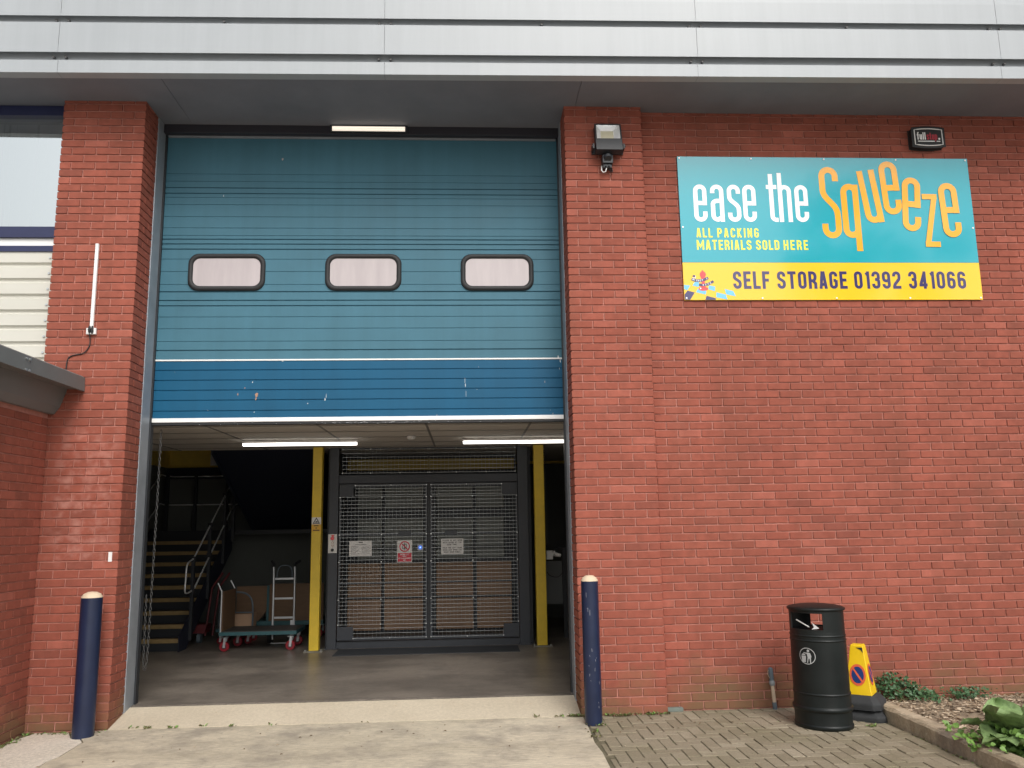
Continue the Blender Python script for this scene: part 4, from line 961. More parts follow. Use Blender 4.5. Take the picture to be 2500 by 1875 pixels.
def bigleaf(mb, base, d, l, wd, droop, roll):
    d = Vector(d).normalized(); sd_ = d.cross(Vector((0, 0, 1))).normalized(); upv = sd_.cross(d); upv = (upv+sd_*roll).normalized(); sd_ = d.cross(upv).normalized()
    nu, nv = 12, 8; vs = []
    for i in range(nu+1):
        t = i/nu; hw = wd*(math.sin(math.pi*min(1, (t*0.93+0.07))**0.75))**0.8
        for j in range(-nv, nv+1):
            q = j/nv; wav = (0.05*math.sin(t*13+q*3)+0.035*math.sin(t*31+q*9))*l*abs(q)
            back = -0.16*l*abs(q)**1.5*(1-t)**2
            vs.append(Vector(base)+d*(t*l+back)+sd_*hw*q+upv*(0.16*l*abs(q)-droop*l*t*t+wav+0.012*l*math.cos(t*30+abs(q)*8)))
    mm = 2*nv+1
    mb.add(vs, [(i*mm+j, i*mm+j+1, (i+1)*mm+j+1, (i+1)*mm+j) for i in range(nu) for j in range(2*nv)], smooth=True)
DP = thing("dock_plant", "large leaved green dock plant behind the kerb at lower right", "plant", (6.98, -1.75, 0.06))
m = MB(); bs = (6.93, -1.72, 0.08)
for dx, dy, dz, l, wd, dr, rl in ((-0.15, -1, 0.45, 0.34, 0.19, 0.45, 0.25), (-1, -0.55, 0.5, 0.25, 0.13, 0.45, -0.2), (0.7, -1, 0.6, 0.36, 0.20, 0.45, 0.1), (-0.7, 0.5, 0.55, 0.22, 0.12, 0.4, 0.3), (0.9, 0.3, 0.75, 0.32, 0.18, 0.4, 0), (-0.45, -0.5, 0.95, 0.30, 0.17, 0.4, -0.3), (0.3, 0.9, 0.9, 0.28, 0.15, 0.3, 0.2), (0.25, -0.5, 1.0, 0.33, 0.18, 0.4, 0.5)):
    b0 = Vector(bs)+Vector((dx, dy, 0)).normalized()*0.06+Vector((0, 0, 0.07)); bigleaf(m, b0, (dx, dy, dz), l*1.22, wd*1.2, dr, rl)
m.build("leaves", M_leaf2, DP)
m = MB()
for dx, dy in ((-0.25, -1), (-1, -0.5), (0.6, -1), (-0.7, 0.4), (0.8, 0.6)): m.tube([bs, Vector(bs)+Vector((dx, dy, 0)).normalized()*0.08+Vector((0, 0, 0.09))], 0.006, 6)
m.build("stems", M_leaf3, DP)
m = MB()
clump(m, lambda: (Vector((6.78+abs(random.gauss(0, 0.2)), -1.62-abs(random.gauss(0, 0.45)), 0.07+0.17*random.random()**1.2)), Vector((jt(0.4), -0.6, 1))), 1700, 0.018, 0.055)
clump(m, lambda: (Vector((6.66+random.gauss(0, 0.05), -1.68+random.gauss(0, 0.16), 0.11+0.07*random.random())), Vector((jt(0.4), -0.6, 1))), 60, 0.03, 0.06)
struct(m.build("low_weeds", M_leaf3), "low bright green weeds spilling over the kerb at lower right", "weeds", 'stuff')
# small weeds in the joints
m = MB()
def tuft(x, y, z, n, r, l):
    for k in range(n):
        a = random.uniform(0, 6.28); p = Vector((x+jt(r), y+jt(r*0.5), z)); leafshape(m, p, Vector((math.cos(a), math.sin(a), random.uniform(0.3, 1.4))), Vector((0, 0, 1)), random.uniform(l*0.5, l), l*0.35, mi=random.choice((0, 0, 1)))
for x, y, n in ((4.35, -0.03, 16), (4.42, -0.05, 12), (4.5, -0.03, 18), (4.62, -0.02, 6), (4.70, -0.03, 14), (4.78, -0.02, 6), (4.84, -0.03, 8), (4.02, -0.01, 18), (4.08, -0.03, 14), (3.9, -0.01, 5), (3.7, -0.01, 3), (4.13, -0.33, 8), (4.2, -0.38, 8), (0.35, -0.01, 8), (0.55, -0.01, 7), (0.8, 0.0, 4), (1.05, -0.01, 5), (0.2, 0.02, 6), (1.4, -0.01, 3), (2.2, -0.01, 2), (6.40, -0.68, 9), (4.1, -0.6, 6), (4.1, -0.75, 5)): tuft(x, y, 0.003, int(n*1.4), 0.04, 0.042)
for k in range(46): tuft(random.uniform(-0.67, -0.02), -0.03-0.06*random.random(), -0.018, 3, 0.03, 0.045)
for k in range(40): tuft(-0.64+random.gauss(0, 0.03), random.uniform(-1.2, -0.05), -0.018, 3, 0.03, 0.05)
for k in range(36):
    tuft(random.uniform(4.15, 6.4), random.uniform(-1.5, -0.1), -0.004, 2, 0.018, 0.016)
for k in range(26): tuft(6.585+jt(0.01), random.uniform(-2.6, -0.9), -0.006, 3, 0.02, 0.025)
for k in range(30): tuft(random.uniform(4.9, 6.5), 0.085+jt(0.012), -0.006, 2, 0.02, 0.018)
struct(m.build("joint_weeds", [M_weed, M_leaf3]), "tiny weeds and moss growing in joints and along the wall foot", "weeds", 'stuff')

# ================================================================== INTERIOR THINGS
for x0, x1, lab in ((1.03, 1.155, "yellow steel column left of the lift with a warning sign"), (4.005, 4.14, "yellow steel column right of the lift with a hanging chain")):
    t = thing("steel_column", lab, "column", ((x0+x1)/2, 3.66, 0.1), "yellow columns beside the lift")
    m = MB(); m.box(x0, x1, 3.60, 3.73, 0.112, 2.76); m.build("shaft", M_yellow, t, 0.006)
    m = MB(); m.box(x0-0.06, x1+0.06, 3.55, 3.78, 0.1, 0.112); m.build("base_plate", mat("base_plate_steel", (0.2, 0.19, 0.16), 0.6), t)
    for bx in (x0-0.04, x1+0.04): m = MB(); m.cyl((bx, 3.57, 0.112), (bx, 3.57, 0.13), 0.010, 8); m.build("bolt", M_brass, t)
t = thing("warning_sign", "small white and orange warning sign on the left yellow column", "sign", (1.095, 3.598, 1.72))
PW = lambda u, v, d: (1.033+u, 3.596-d, 1.635+v)
m = MB(); m.box(1.033, 1.155, 3.5965, 3.5995, 1.728, 1.82); m.build("white_plate", M_paper, t)
m = MB(); m.box(1.033, 1.155, 3.5965, 3.5995, 1.635, 1.727); m.build("orange_plate", mat("amber_print", (0.75, 0.42, 0.04), 0.5), t)
m = MB(); stroke(m, PW, [(0.022, 0.107), (0.10, 0.107), (0.061, 0.175)], 0.010, 0.001, 0, True); m.poly([PW(u, v, 0.0012) for u, v in ((0.043, 0.118), (0.08, 0.118), (0.074, 0.138), (0.05, 0.13))])
for k, (a, b, v) in enumerate(((0.03, 0.09, 0.075), (0.052, 0.07, 0.045), (0.018, 0.104, 0.016))): stroke(m, PW, [(a, v), (b, v)], 0.012, 0.001)
m.build("print", M_ink, t)

# goods lift
GL = thing("goods_lift", "dark grey goods lift with wire mesh double gates inside the doorway", "goods lift", (2.57, 3.8, 0.1))
for x0, x1 in ((1.225, 1.35), (3.79, 3.93)):
    m = MB(); m.box(x0, x1, 3.78, 3.92, 0.1, 2.785); m.box(x0-0.03, x1+0.03, 3.75, 3.95, 0.1, 0.115); m.build("post", M_lift, GL, 0.004)
m = MB(); m.box(1.351, 3.789, 3.80, 3.90, 2.27, 2.385); m.box(1.351, 3.789, 3.80, 3.9, 2.74, 2.785); m.build("crossbeam", M_lift, GL, 0.004)
m = MB(); m.box(1.351, 3.789, 3.82, 3.88, 0.1, 0.19); m.build("kick_plate", M_lift, GL)
def wires(mb, x0, x1, z0, z1, y, p=0.05, r=0.0019):
    n = round((x1-x0)/p); q = round((z1-z0)/p)
    for i in range(n+1): x = x0+(x1-x0)*i/n; mb.box(x-r*0.35, x+r*0.35, y, y+2*r, z0, z1)
    for i in range(q+1): z = z0+(z1-z0)*i/q; mb.box(x0, x1, y-2*r, y-0.0002, z-r, z+r)
def bolts(mb, pts, y):
    for x, z in pts: mb.cyl((x, y, z), (x, y-0.012, z), 0.009, 8)
for side in (-1, 1):
    xa, xb = (1.365, 2.552) if side < 0 else (2.592, 3.782)
    m = MB()
    for a, b, c, d in ((xa, xb, 0.205, 0.25), (xa, xb, 2.215, 2.26), (xa, xa+0.03, 0.2505, 2.2145), (xb-0.03, xb, 0.2505, 2.2145), (xa+0.031, xb-0.031, 1.565, 1.60), (xa+0.031, xb-0.031, 0.93, 0.955)): m.box(a, b, 3.772, 3.80, c, d)
    cxx = xa if side < 0 else xb-0.21
    m.box(cxx, cxx+0.21, 3.762, 3.771, 0.215, 0.385); m.box(cxx, cxx+0.19, 3.762, 3.771, 2.09, 2.25)
    mx_ = 2.25 if side < 0 else 2.87
    m.box(mx_-0.085, mx_+0.085, 3.76, 3.771, 1.555, 1.62)
    G = m.build("gate", M_lift, GL, 0.002)
    m = MB(); wires(m, xa+0.012, xb-0.012, 0.41, 2.085, 3.766)
    i0, i1 = (xa+0.215, xb-0.012) if side < 0 else (xa+0.012, xb-0.215)
    wires(m, i0, i1, 0.235, 0.36, 3.766); wires(m, i0, i1, 2.11, 2.24, 3.766); sub("wire_mesh", m, M_wire, G, root=GL)
    m = MB(); xs = [xa+0.012, (xa+xb)/2-0.02, xb-0.012]
    bolts(m, [(x, z) for x in xs for z in (0.41, 0.73, 1.22, 1.58, 2.08)]+[(x, z) for x in (i0, (i0+i1)/2, i1) for z in (0.235, 2.24)], 3.762); sub("gate_bolts", m, M_brass, G, root=GL)
m = MB(); m.box(2.545, 2.60, 3.803, 3.86, 0.2, 2.268); m.build("meeting_stile", M_dark, GL)
m = MB(); wires(m, 1.40, 2.56, 2.41, 2.735, 3.79); wires(m, 2.585, 3.76, 2.41, 2.735, 3.79); um = m.build("upper_mesh", M_wire, GL)
m = MB(); bolts(m, [(x, z) for x in (1.40, 1.78, 2.18, 2.56, 2.585, 2.95, 3.36, 3.76) for z in (2.41, 2.735)], 3.785); sub("mesh_bolts", m, M_brass, um, root=GL)
# rear gate of the lift car
m = MB(); YR = 5.3
for x in (1.225, 1.80, 2.425, 2.56, 3.18, 3.77): m.box(x+0.002, x+(0.05 if x != 2.425 else 0.13), YR+0.01, YR+0.05, 0.12, 2.6)
for z in (0.12, 0.60, 1.14, 1.80, 1.95, 2.3): m.box(1.2, 3.85, YR+0.051, YR+0.06, z, z+0.045)
m.box(1.2, 3.86, 5.40, 5.42, 0.1, 2.78); RG = m.build("rear_gate", M_lift, GL)
for x0, x1 in ((1.285, 1.79), (1.835, 2.42), (2.62, 3.178), (3.235, 3.765)):
    for z0, z1, mm in ((0.15, 0.605, M_board), (0.64, 1.14, M_board)): m = MB(); m.box(x0, x1, YR-0.02, YR-0.002, z0, z1); sub("tan_board", m, mm, RG, 0.006, root=GL)
for x0, x1 in ((1.42, 1.79), (1.835, 2.42), (2.62, 3.178), (3.235, 3.66)):
    for z0, z1 in ((1.20, 1.34), (1.37, 1.80), (1.95, 2.28)): m = MB(); m.box(x0, x1, YR-0.02, YR-0.002, z0, z1); sub("grey_board", m, M_greyboard, RG, 0.006, root=GL)
m = MB(); m.box(1.18, 1.22, 3.95, 5.4, 0.1, 2.78); m.build("side_panel", M_lift, GL); m = MB(); m.box(3.94, 3.98, 3.95, 5.4, 0.1, 2.78); m.build("side_panel", M_lift, GL)
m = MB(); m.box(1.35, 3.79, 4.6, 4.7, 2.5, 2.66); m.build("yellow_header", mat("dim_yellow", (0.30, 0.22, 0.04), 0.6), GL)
m = MB(); m.box(1.23, 3.92, 3.93, 5.38, 0.1, 0.125); m.build("car_floor", M_dark, GL)
# plates on the gates
t = thing("notice_paper", "white printed notice on the left lift gate", "notice", (1.66, 3.755, 1.4))
m = MB(); m.box(1.51, 1.81, 3.752, 3.756, 1.30, 1.50); m.build("sheet", M_paper, t)
m = MB(); PN = lambda u, v, d: (1.51+u, 3.7515-d, 1.30+v)
stroke(m, PN, [(0.125, 0.178), (0.18, 0.178)], 0.016, 0); stroke(m, PN, [(0.08, 0.152), (0.23, 0.152)], 0.006, 0)
for k in range(7):
    stroke(m, PN, [(0.02, 0.13-k*0.017), (0.135-0.02*(k % 3), 0.13-k*0.017)], 0.0045, 0); stroke(m, PN, [(0.165, 0.13-k*0.017), (0.285-0.015*(k % 2), 0.13-k*0.017)], 0.0045, 0)
m.build("printed_lines", mat("grey_print", (0.2, 0.2, 0.2), 0.6), t)
t = thing("prohibition_sign", "red and white no passengers sign on the left lift gate", "sign", (2.25, 3.755, 1.35))
m = MB(); m.box(2.15, 2.35, 3.752, 3.756, 1.208, 1.50); m.build("white_plate", M_paper, t)
PR = lambda u, v, d: (2.15+u, 3.7515-d, 1.208+v)
m = MB(); m.poly([PR(u, v, 0) for u, v in ((0.008, 0.008), (0.192, 0.008), (0.192, 0.122), (0.008, 0.122))]); stroke(m, PR, arc(0.1, 0.208, 0.064, 0.064, 0, 352, 40), 0.014, 0.002, 0, True); stroke(m, PR, [(0.055, 0.252), (0.145, 0.164)], 0.013, 0.0025); m.build("red_print", M_red, t)
m = MB(); stroke(m, PR, [(0.075, 0.175), (0.125, 0.175), (0.125, 0.24), (0.075, 0.24)], 0.007, 0.001, 0, True); stroke(m, PR, [(0.1, 0.24), (0.1, 0.262)], 0.006, 0.001); stroke(m, PR, [(0.1, 0.175), (0.1, 0.155)], 0.006, 0.001); m.poly([PR(u, v, 0.0012) for u, v in el(0.1, 0.227, 0.008, 0.008, 10)]); stroke(m, PR, [(0.1, 0.217), (0.1, 0.18)], 0.014, 0.0014); m.build("pictogram", M_ink, t)
m = MB()
for tx, a, b, v in (("GOODS LIFT", 0.04, 0.16, 0.094), ("ONLY", 0.075, 0.125, 0.07), ("NO PASSENGER", 0.018, 0.182, 0.044), ("USE", 0.083, 0.118, 0.018)): letters(m, PR, tx, a, b, v, 0.018, 0.6, 0.16, 0.001)
m.build("white_lettering", M_lW, t)
t = thing("instruction_sign", "white text sign about opening both doors on the right lift gate", "sign", (2.89, 3.755, 1.4))
m = MB(); m.box(2.74, 3.04, 3.752, 3.756, 1.305, 1.51); m.build("white_plate", M_paper, t)
PT = lambda u, v, d: (2.74+u, 3.7515-d, 1.305+v)
m = MB()
for k, (tx, a, b) in enumerate((("PLEASE DO NOT OPEN", 0.02, 0.28), ("BOTH DOORS AT THE", 0.025, 0.275), ("SAME TIME.", 0.08, 0.215), ("HOLD THE LEFT HAND", 0.02, 0.28), ("DOOR AND OPEN THE", 0.025, 0.275), ("RIGHT DOOR FIRST.", 0.035, 0.265))): letters(m, PT, tx, a, b, 0.172-0.028*k-(0.014 if k > 2 else 0), 0.019, 0.55, 0.2, 0)
m.build("black_lettering", M_ink, t)
t = thing("card_reader", "small square card reader glowing blue on the left lift gate", "card reader", (2.46, 3.755, 1.4))
m = MB(); m.box(2.42, 2.50, 3.748, 3.760, 1.36, 1.44); m.build("plate", M_galv, t, 0.002)
m = MB(); m.disc((2.46, 3.7475, 1.40), (0, -1, 0), 0.026, 20, 0); m.disc((2.46, 3.7470, 1.40), (0, -1, 0), 0.010, 16, 1); m.build("glowing_dial", [mat("blue_glow", (0.05, 0.16, 0.8), 0.4, emit=0.5), mat("pale_blue_glow", (0.4, 0.65, 1.0), 0.4, emit=1.0)], t)
t = thing("control_panel", "white lift control panel with red and black buttons on the left post", "control panel", (1.285, 3.775, 1.47))
m = MB(); m.box(1.226, 1.344, 3.768, 3.7795, 1.345, 1.595); m.build("plate", M_paper, t, 0.002)
m = MB(); m.cyl((1.285, 3.768, 1.54), (1.285, 3.735, 1.54), 0.024, 16, 0); m.box(1.268, 1.302, 3.764, 3.768, 1.565, 1.585, 0); m.build("red_button", M_lred, t)
m = MB(); m.cyl((1.285, 3.768, 1.385), (1.285, 3.75, 1.385), 0.02, 16); m.build("black_button", M_ink, t)
PC = lambda u, v, d: (1.285+u, 3.7675-d, 1.47+v)
m = MB()
for v0, sg in ((0.018, 1), (-0.03, -1)): stroke(m, PC, [(-0.016, v0-0.012*sg), (0.016, v0-0.012*sg), (0, v0+0.02*sg)], 0.005, 0, 0, True)
m.build("arrow_print", mat("copper_print", (0.4, 0.2, 0.12), 0.5), t)

# ceiling lights and detector
for x0, x1, lab in ((0.34, 1.73, "lit batten light on the ceiling above the left yellow column"), (3.05, 4.55, "lit batten light on the ceiling near the right pilaster")):
    t = thing("ceiling_light", lab, "light", ((x0+x1)/2, 2.69, 2.75), "batten lights on the ceiling")
    m = MB(); m.box(x0-0.01, x1+0.01, 2.66, 2.72, 2.722, 2.751); m.build("housing", M_white, t)
    m = MB(); m.box(x0, x1, 2.662, 2.718, 2.69, 2.7215); m.build("diffuser", M_tube, t, 0.004)
m = MB(); m.lathe([(0.055, 2.752), (0.055, 2.735), (0.04, 2.715), (0.02, 2.708)], (2.43, 2.3), 20)
tag(m.build("smoke_detector", M_white), "round white smoke detector on the ceiling between the lights", "smoke detector")

# staircase
ST = thing("staircase", "black steel stairs with ochre nosings and polished handrails", "staircase", (-1.3, 3.95, 0.1))
XS0, XS1 = -1.95, -0.72
for i in range(9):
    z = 0.26+0.156*i; y = 3.93+0.25*i
    m = MB(); m.box(XS0, XS1, y+0.004, y+0.26, z-0.045, z); m.box(XS0, XS1, y+0.02, y+0.03, z-0.156, z-0.046)
    tr = m.build("tread", M_dark, ST)
    m = MB(); m.box(XS0+0.002, XS1-0.002, y-0.004, y+0.003, z-0.05, z+0.003); m.box(XS0+0.002, XS1-0.002, y+0.0035, y+0.055, z+0.0005, z+0.0035); sub("nosing", m, M_nosing, tr, root=ST)
m = MB(); m.prism([(3.86, 0.1), (3.86, 0.30), (6.12, 1.71), (6.2, 1.71), (6.2, 1.35), (4.15, 0.1)], XS1+0.002, XS1+0.012, axis='x'); m.build("stringer", M_darkblue, ST); m = MB(); m.prism([(3.86, 0.1), (3.86, 0.30), (6.12, 1.71), (6.2, 1.71), (6.2, 1.35), (4.15, 0.1)], XS0-0.012, XS0-0.002, axis='x'); m.build("stringer", M_darkblue, ST)
m = MB(); m.box(XS0-0.1, 0.9, 6.19, 6.995, 1.60, 1.665); m.box(XS0, XS1, 6.18, 6.188, 1.50, 1.67); m.build("landing", M_dark, ST)
def rail(pts, nm="handrail", r=0.011): m = MB(); m.tube(pts, r, 8); m.build(nm, M_steel, ST)
xr = XS1+0.03
rail(bezc([(xr, 4.25, 0.86), (xr, 3.97, 0.85), (xr, 3.96, 1.02), (xr, 4.0, 1.22), (xr, 4.25, 1.29)], 5)); rail([(xr, 4.25, 1.29), (xr, 6.12, 2.53)]); rail([(xr, 4.27, 0.84), (xr, 6.1, 2.05), (xr, 6.3, 2.09), (xr+0.5, 6.3, 2.09)])
for y in (4.25, 4.95, 5.65, 6.15):
    zt = 1.29+(y-4.25)*0.663; m = MB(); m.box(xr-0.022, xr+0.022, y-0.022, y+0.022, zt-1.06 if y > 4.5 else 0.2, zt-0.005)
    m.box(xr-0.03, xr+0.03, y-0.03, y+0.03, zt-0.03, zt+0.028); m.box(xr-0.03, xr+0.03, y-0.03, y+0.03, zt-0.47, zt-0.41); m.build("rail_post", M_dark, ST)
for z in (2.585, 2.105): rail([(-2.0, 5.0, z-0.9), (-2.0, 6.5, z+0.02), (-1.96, 6.6, z), (-1.9, 6.85, z), (-0.95 if z > 2.3 else -0.6, 6.85, z)])
for x, y in ((-1.92, 6.6), (-1.53, 6.85), (-1.0, 6.85)): m = MB(); m.box(x-0.025, x+0.025, y-0.025, y+0.025, 1.66, 2.61); m.build("rail_post", M_dark, ST)
# upper flight going back over the doorway side
m = MB()
pts = [(6.45, 1.64), (6.45, 1.95), (3.96, 3.25), (3.96, 2.79)]
m.prism(pts, -0.40, 0.95, axis='x'); m.prism([(6.46, 1.60), (6.46, 2.0), (3.955, 3.30), (3.955, 2.72)], -0.43, -0.401, axis='x'); m.prism([(6.46, 1.60), (6.46, 2.0), (3.955, 3.30), (3.955, 2.72)], 0.951, 0.98, axis='x'); m.build("upper_flight", M_darkblue, ST)
t = MB(); t.box(-1.35, -1.12, 6.99, 6.998, 2.78, 3.04)
tag(t.build("wall_notice", M_paper), "white notice on the yellow upper wall above the stairs", "notice")
t = thing("emergency_light", "small pale emergency light high on the left stair wall", "light", (-2.03, 5.9, 2.95))
m = MB(); m.box(-2.048, -1.99, 5.7, 6.0, 2.88, 3.0); m.build("body", mat("dim_white", (0.5, 0.48, 0.4), 0.5), t, 0.01)
m = MB(); m.box(-1.989, -1.98, 5.72, 5.98, 2.895, 2.985); m.build("lens_cover", M_white, t)

# platform trolleys
def castor(par, x, y, z, r, fr=0.0):
    m = MB(); m.tube([(x, y-0.018, z), (x, y-0.010, z), (x, y+0.010, z), (x, y+0.018, z)], [r*0.9, r, r, r*0.9], 24); w_ = m.build("wheel", M_redwh, par)
    m = MB(); m.cyl((x, y-0.021, z), (x, y+0.021, z), r*0.45, 14); sub("hub", m, M_dark, w_, root=par)
    m = MB()
    for s_ in (-1, 1):
        yy = y+s_*0.027; m.add([(x-0.016, yy, z-0.014), (x+0.016, yy, z-0.014), (x+0.028, yy, z+r+0.05), (x-0.004, yy, z+r+0.05), (x-0.016, yy+0.004*s_, z-0.014), (x+0.016, yy+0.004*s_, z-0.014), (x+0.028, yy+0.004*s_, z+r+0.05), (x-0.004, yy+0.004*s_, z+r+0.05)], [(0, 1, 2, 3), (7, 6, 5, 4), (0, 3, 7, 4), (1, 5, 6, 2), (0, 4, 5, 1)])
    m.box(x-0.035, x+0.045, y-0.04, y+0.04, z+r+0.05, z+r+0.056); m.cyl((x, y-0.034, z), (x, y+0.034, z), 0.008, 8)
    m.build("fork", M_alu, par)
TA = thing("platform_trolley", "teal edged platform trolley with plywood end board on red wheels", "trolley", (0.34, 4.05, 0.1))
m = MB(); m.box(-0.165, 0.84, 3.75, 4.38, 0.306, 0.352); m.build("deck_frame", M_teal_tr, TA, 0.004)
m = MB(); m.box(-0.15, 0.825, 3.765, 4.365, 0.3525, 0.360); m.build("deck_board", mat("worn_deck", (0.06, 0.055, 0.05), 0.6, noise=0.2), TA)
m = MB(); m.box(-0.145, -0.13, 3.78, 4.37, 0.361, 0.87); m.build("end_board", M_ply, TA)
for y in (3.765, 4.375): m = MB(); m.tube([(-0.15, y, 0.30), (-0.15, y, 0.875), (-0.205, y, 0.98)], 0.011, 8); m.build("handle_tube", M_alu, TA)
for x, y in ((-0.10, 3.80), (0.755, 3.80), (-0.06, 4.3), (0.755, 4.3)): castor(TA, x, y, 0.166, 0.064)
TB = thing("board_trolley", "teal trolley loaded upright with plywood sheet behind the sack truck", "trolley", (0.35, 5.2, 0.1))
m = MB(); m.box(-0.25, 0.98, 5.0, 5.5, 0.29, 0.35); m.build("deck_frame", M_teal_tr, TB, 0.004)
m = MB(); m.box(0.185, 0.97, 5.02, 5.05, 0.352, 0.88); m.build("plywood_side", M_ply, TB)
m = MB(); m.add([(-0.3, 5.07, 0.352), (0.02, 5.07, 0.352), (0.15, 5.07, 0.5), (0.15, 5.07, 0.85), (-0.3, 5.07, 0.85), (-0.3, 5.09, 0.352), (0.02, 5.09, 0.352), (0.15, 5.09, 0.5), (0.15, 5.09, 0.85), (-0.3, 5.09, 0.85)], [(0, 1, 2, 3, 4), (9, 8, 7, 6, 5)]+[(i, (i+1) % 5, 5+(i+1) % 5, 5+i) for i in range(5)]); m.build("cut_board", M_ply, TB)
m = MB(); m.box(0.152, 0.183, 5.0, 5.06, 0.352, 0.86); m.build("corner_post", M_teal_tr, TB)
for x, y in ((-0.18, 5.06), (0.9, 5.06), (-0.18, 5.44), (0.9, 5.44)): castor(TB, x, y, 0.166, 0.064)
LT = thing("hoop_trolley", "low trolley with curved grey hoop handle behind the end board", "trolley", (-0.1, 4.6, 0.1))
m = MB(); m.box(-0.42, 0.07, 4.5, 4.9, 0.27, 0.31); m.build("deck", M_teal_tr, LT)
m = MB(); m.tube(bezc([(0.055, 4.6, 0.31), (0.055, 4.6, 0.55), (0.03, 4.6, 0.70), (-0.05, 4.6, 0.78), (-0.18, 4.6, 0.80), (-0.32, 4.6, 0.76), (-0.40, 4.6, 0.62), (-0.41, 4.6, 0.31)], 6), 0.013, 8); m.build("hoop_handle", M_pole, LT)
m = MB(); m.cyl((-0.40, 4.6, 0.52), (0.05, 4.6, 0.52), 0.009, 8); m.build("cross_bar", M_pole, LT)
for x, y in ((-0.36, 4.54), (0.02, 4.54), (-0.36, 4.86), (0.02, 4.86)): castor(LT, x, y, 0.150, 0.05)
m = MB(); m.box(-0.30, 0.05, 4.65, 4.85, 0.311, 0.50); tag(m.build("cardboard_box", M_board, None, 0.004), "low tan box on the trolley with the hoop handle", "box")
SK = thing("sack_truck", "aluminium sack truck standing upright beside the left yellow column", "sack truck", (0.5, 4.5, 0.1))
for x0, x1 in ((0.375, 0.355), (0.665, 0.65)):
    m = MB(); m.tube([(x0, 4.44, 0.16), (x1, 4.5, 1.04), (x1-0.005, 4.5, 1.15)], 0.015, 8); m.build("side_rail", M_alu, SK)
    m = MB(); m.tube([(x1-0.005, 4.5, 1.14), (x1-0.01, 4.52, 1.18), (x1+(-0.05 if x0 < 0.5 else 0.05), 4.60, 1.22)], 0.018, 8); m.build("grip", M_black, SK)
for z in (0.45, 0.71, 0.98): m = MB(); m.box(0.365, 0.655, 4.455+z*0.05, 4.475+z*0.05, z-0.013, z+0.013); m.build("rung", M_alu, SK)
m = MB(); m.tube(bezc([(0.40, 4.5, 1.0), (0.41, 4.5, 1.10), (0.45, 4.5, 1.155), (0.51, 4.5, 1.165), (0.57, 4.5, 1.155), (0.605, 4.5, 1.10), (0.61, 4.5, 1.0)], 5), 0.008, 6); m.build("hoop", M_pole, SK)
m = MB(); m.box(0.36, 0.67, 4.40, 4.46, 0.11, 0.122); m.box(0.62, 0.655, 4.42, 4.44, 0.2, 0.42); m.build("toe_plate", M_alu, SK)
for x in (0.33, 0.70): m = MB(); m.cyl((x-0.025, 4.52, 0.2), (x+0.025, 4.52, 0.2), 0.10, 20); m.build("wheel", M_black, SK)
RS = thing("red_hand_truck", "dark red hand truck leaning in the shadow beside the stairs", "hand truck", (-0.7, 4.7, 0.1))
for x in (-0.60, -0.50): m = MB(); m.tube([(x-0.03, 4.72, 0.2), (x, 4.85, 0.85), (x+0.1, 5.0, 1.05)], 0.016, 8); m.build("side_rail", M_redst, RS)
m = MB(); m.add([(-0.86, 4.66, 0.24), (-0.62, 4.66, 0.24), (-0.60, 4.68, 0.36), (-0.80, 4.68, 0.36), (-0.86, 4.9, 0.24), (-0.62, 4.9, 0.24), (-0.6, 4.9, 0.36), (-0.8, 4.9, 0.36)], [(0, 1, 2, 3), (4, 5, 6, 7), (0, 1, 5, 4), (1, 2, 6, 5), (2, 3, 7, 6), (3, 0, 4, 7)]); m.build("body", M_redst, RS)
m = MB(); m.cyl((-0.73, 4.72, 0.17), (-0.68, 4.72, 0.17), 0.068, 20); m.build("wheel", M_pole, RS)
# chains
def chain(name, pts, label, pitch=0.034):
    m = MB(); P = bezc(pts, 10); L_ = 0; acc = [0]
    for a, b in zip(P, P[1:]): L_ += (b-a).length; acc.append(L_)
    n = int(L_/pitch); i = 0
    for k in range(n):
        s_ = (k+0.5)*pitch
        while acc[i+1] < s_: i += 1
        p = P[i].lerp(P[i+1], (s_-acc[i])/(acc[i+1]-acc[i])); d = (P[i+1]-P[i]).normalized()
        sd_ = d.orthogonal().normalized(); 
        sd_ = Matrix.Rotation(R(45+90*(k % 2)), 3, d) @ sd_
        m.tube([p+d*pitch*0.62*math.cos(a)+sd_*pitch*0.3*math.sin(a) for a in [2*math.pi*q/8 for q in range(8)]], 0.0032, 4, closed=True)
    return tag(m.build(name, M_chain), label, "chain")
chain("door_chain", [(0.075, 0.66, 2.66), (0.07, 0.66, 1.6), (0.06, 0.66, 0.6), (0.05, 0.66, 0.42), (0.035, 0.66, 0.40), (0.025, 0.66, 0.5), (0.02, 0.66, 1.1)], "long steel door chain hanging beside the left door frame")
chain("hanging_chain", [(4.155, 3.66, 2.75), (4.165, 3.66, 2.0), (4.17, 3.66, 1.40)], "steel chain hanging down beside the right yellow column")
t = thing("power_socket", "grey electrical box with plug and cable beside the right yellow column", "socket", (4.2, 3.7, 1.27))
m = MB(); m.box(4.155, 4.245, 3.66, 3.74, 1.21, 1.33); m.build("box", mat("box_grey", (0.45, 0.45, 0.44), 0.5), t, 0.006)
m = MB(); m.tube([(4.246, 3.69, 1.29), (4.262, 3.69, 1.285), (4.264, 3.69, 1.283), (4.29, 3.69, 1.275), (4.35, 3.69, 1.26)], [0.04, 0.042, 0.03, 0.028, 0.022], 12); m.build("plug", M_paper, t)
m = MB(); m.tube(bezc([(4.35, 3.69, 1.26), (4.40, 3.69, 1.18), (4.38, 3.69, 1.05), (4.30, 3.69, 0.98), (4.2, 3.69, 1.0), (4.16, 3.69, 1.05)], 5), 0.006, 6); m.build("cable", M_black, t)
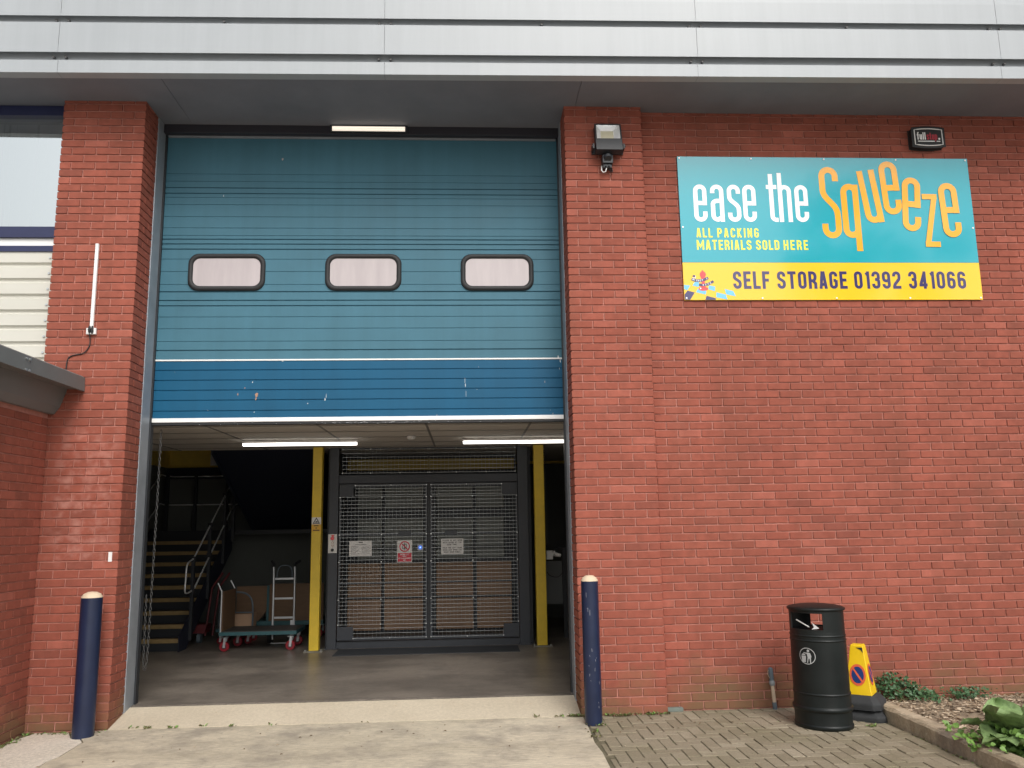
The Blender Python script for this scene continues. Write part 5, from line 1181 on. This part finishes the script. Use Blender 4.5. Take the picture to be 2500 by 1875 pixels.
t = thing("coat_stand_post", "dark post with side arms standing right of the lift", "post", (4.47, 4.4, 0.1))
m = MB(); m.box(4.45, 4.51, 4.38, 4.43, 0.1, 1.36); m.build("upright", M_dark, t)
m = MB(); m.tube(bezc([(4.48, 4.39, 1.33), (4.38, 4.38, 1.34), (4.30, 4.37, 1.27)], 4), 0.014, 8); m.tube([(4.48, 4.39, 1.33), (4.62, 4.4, 1.33)], 0.014, 8); m.build("arm", M_dark, t)
m = MB(); m.box(4.15, 4.46, 4.55, 4.62, 0.55, 1.15); tag(m.build("wall_cabinet", mat("cabinet_grey", (0.16, 0.17, 0.17), 0.6)), "grey cabinet door panel behind the dark post right of the lift", "cabinet")

# ================================================================== tree across the yard, mirrored in the right half of the sign
TREE = thing("tree", "leafy tree across the yard mirrored in the right half of the teal sign", "tree", (15.5, -17.0, 0))
m = MB(); m.tube([(15.5, -17, -0.1), (15.6, -17, 2.2), (15.4, -17.1, 4.5), (15.5, -17, 7.5), (15.6, -16.9, 10.5)], [0.3, 0.25, 0.2, 0.13, 0.05], 12)
for k in range(22):
    a = k*2.4; z = 3.2+k*0.33; l = 3.0-0.08*k
    p = [Vector((15.5, -17, z)), Vector((15.5+math.cos(a)*l*0.5, -17+math.sin(a)*l*0.5, z+0.6)), Vector((15.5+math.cos(a)*l, -17+math.sin(a)*l, z+1.3+jt(0.4)))]
    m.tube(p, [0.09, 0.05, 0.02], 6)
m.build("trunk", mat("bark", (0.09, 0.07, 0.05), 0.9, noise=0.2), TREE)
m = MB(); blobs = []
for k in range(46):
    a = random.uniform(0, 6.28); z = random.uniform(3.6, 12.2); rr = 3.3*math.sin(math.pi*min(1, max(0.05, (z-2.6)/10.4)))**0.7*math.sqrt(random.random())
    blobs.append((Vector((15.5+rr*math.cos(a), -17+rr*math.sin(a), z)), random.uniform(0.5, 1.0)))
for k in range(5200):
    c, rad = random.choice(blobs); v = Vector((random.gauss(0, 1), random.gauss(0, 1), random.gauss(0, 0.8))).normalized()*rad*random.random()**0.4
    p = c+v; d = Vector((jt(1), jt(1), jt(0.7))).normalized(); sd_ = d.orthogonal().normalized()*0.07
    m.quad(p-d*0.1, p-sd_, p+d*0.1, p+sd_)
m.build("crown", mat("tree_leaf", (0.05, 0.09, 0.03), 0.6, noise=0.4, nscale=1.5), TREE)

m = MB()
for k in range(70):
    x, y = random.uniform(-0.05, 6.4), -0.05-abs(random.gauss(0, 0.7))
    leafshape(m, Vector((x, y, 0.006)), Vector((jt(1), jt(1), 0.1)), Vector((jt(0.3), jt(0.3), 1)), random.uniform(0.012, 0.03), 0.012, mi=random.choice((0, 0, 1)))
for k in range(14): leafshape(m, Vector((random.uniform(0.1, 4.0), random.uniform(0.03, 0.4), 0.095)), Vector((jt(1), jt(1), 0.1)), Vector((0, 0, 1)), 0.018, 0.01, mi=1)
struct(m.build("dead_leaves", [mat("dead_leaf", (0.16, 0.10, 0.05), 0.8), M_wood]), "tiny dead leaves and crumbs scattered on the driveway and paving", "litter", 'stuff')
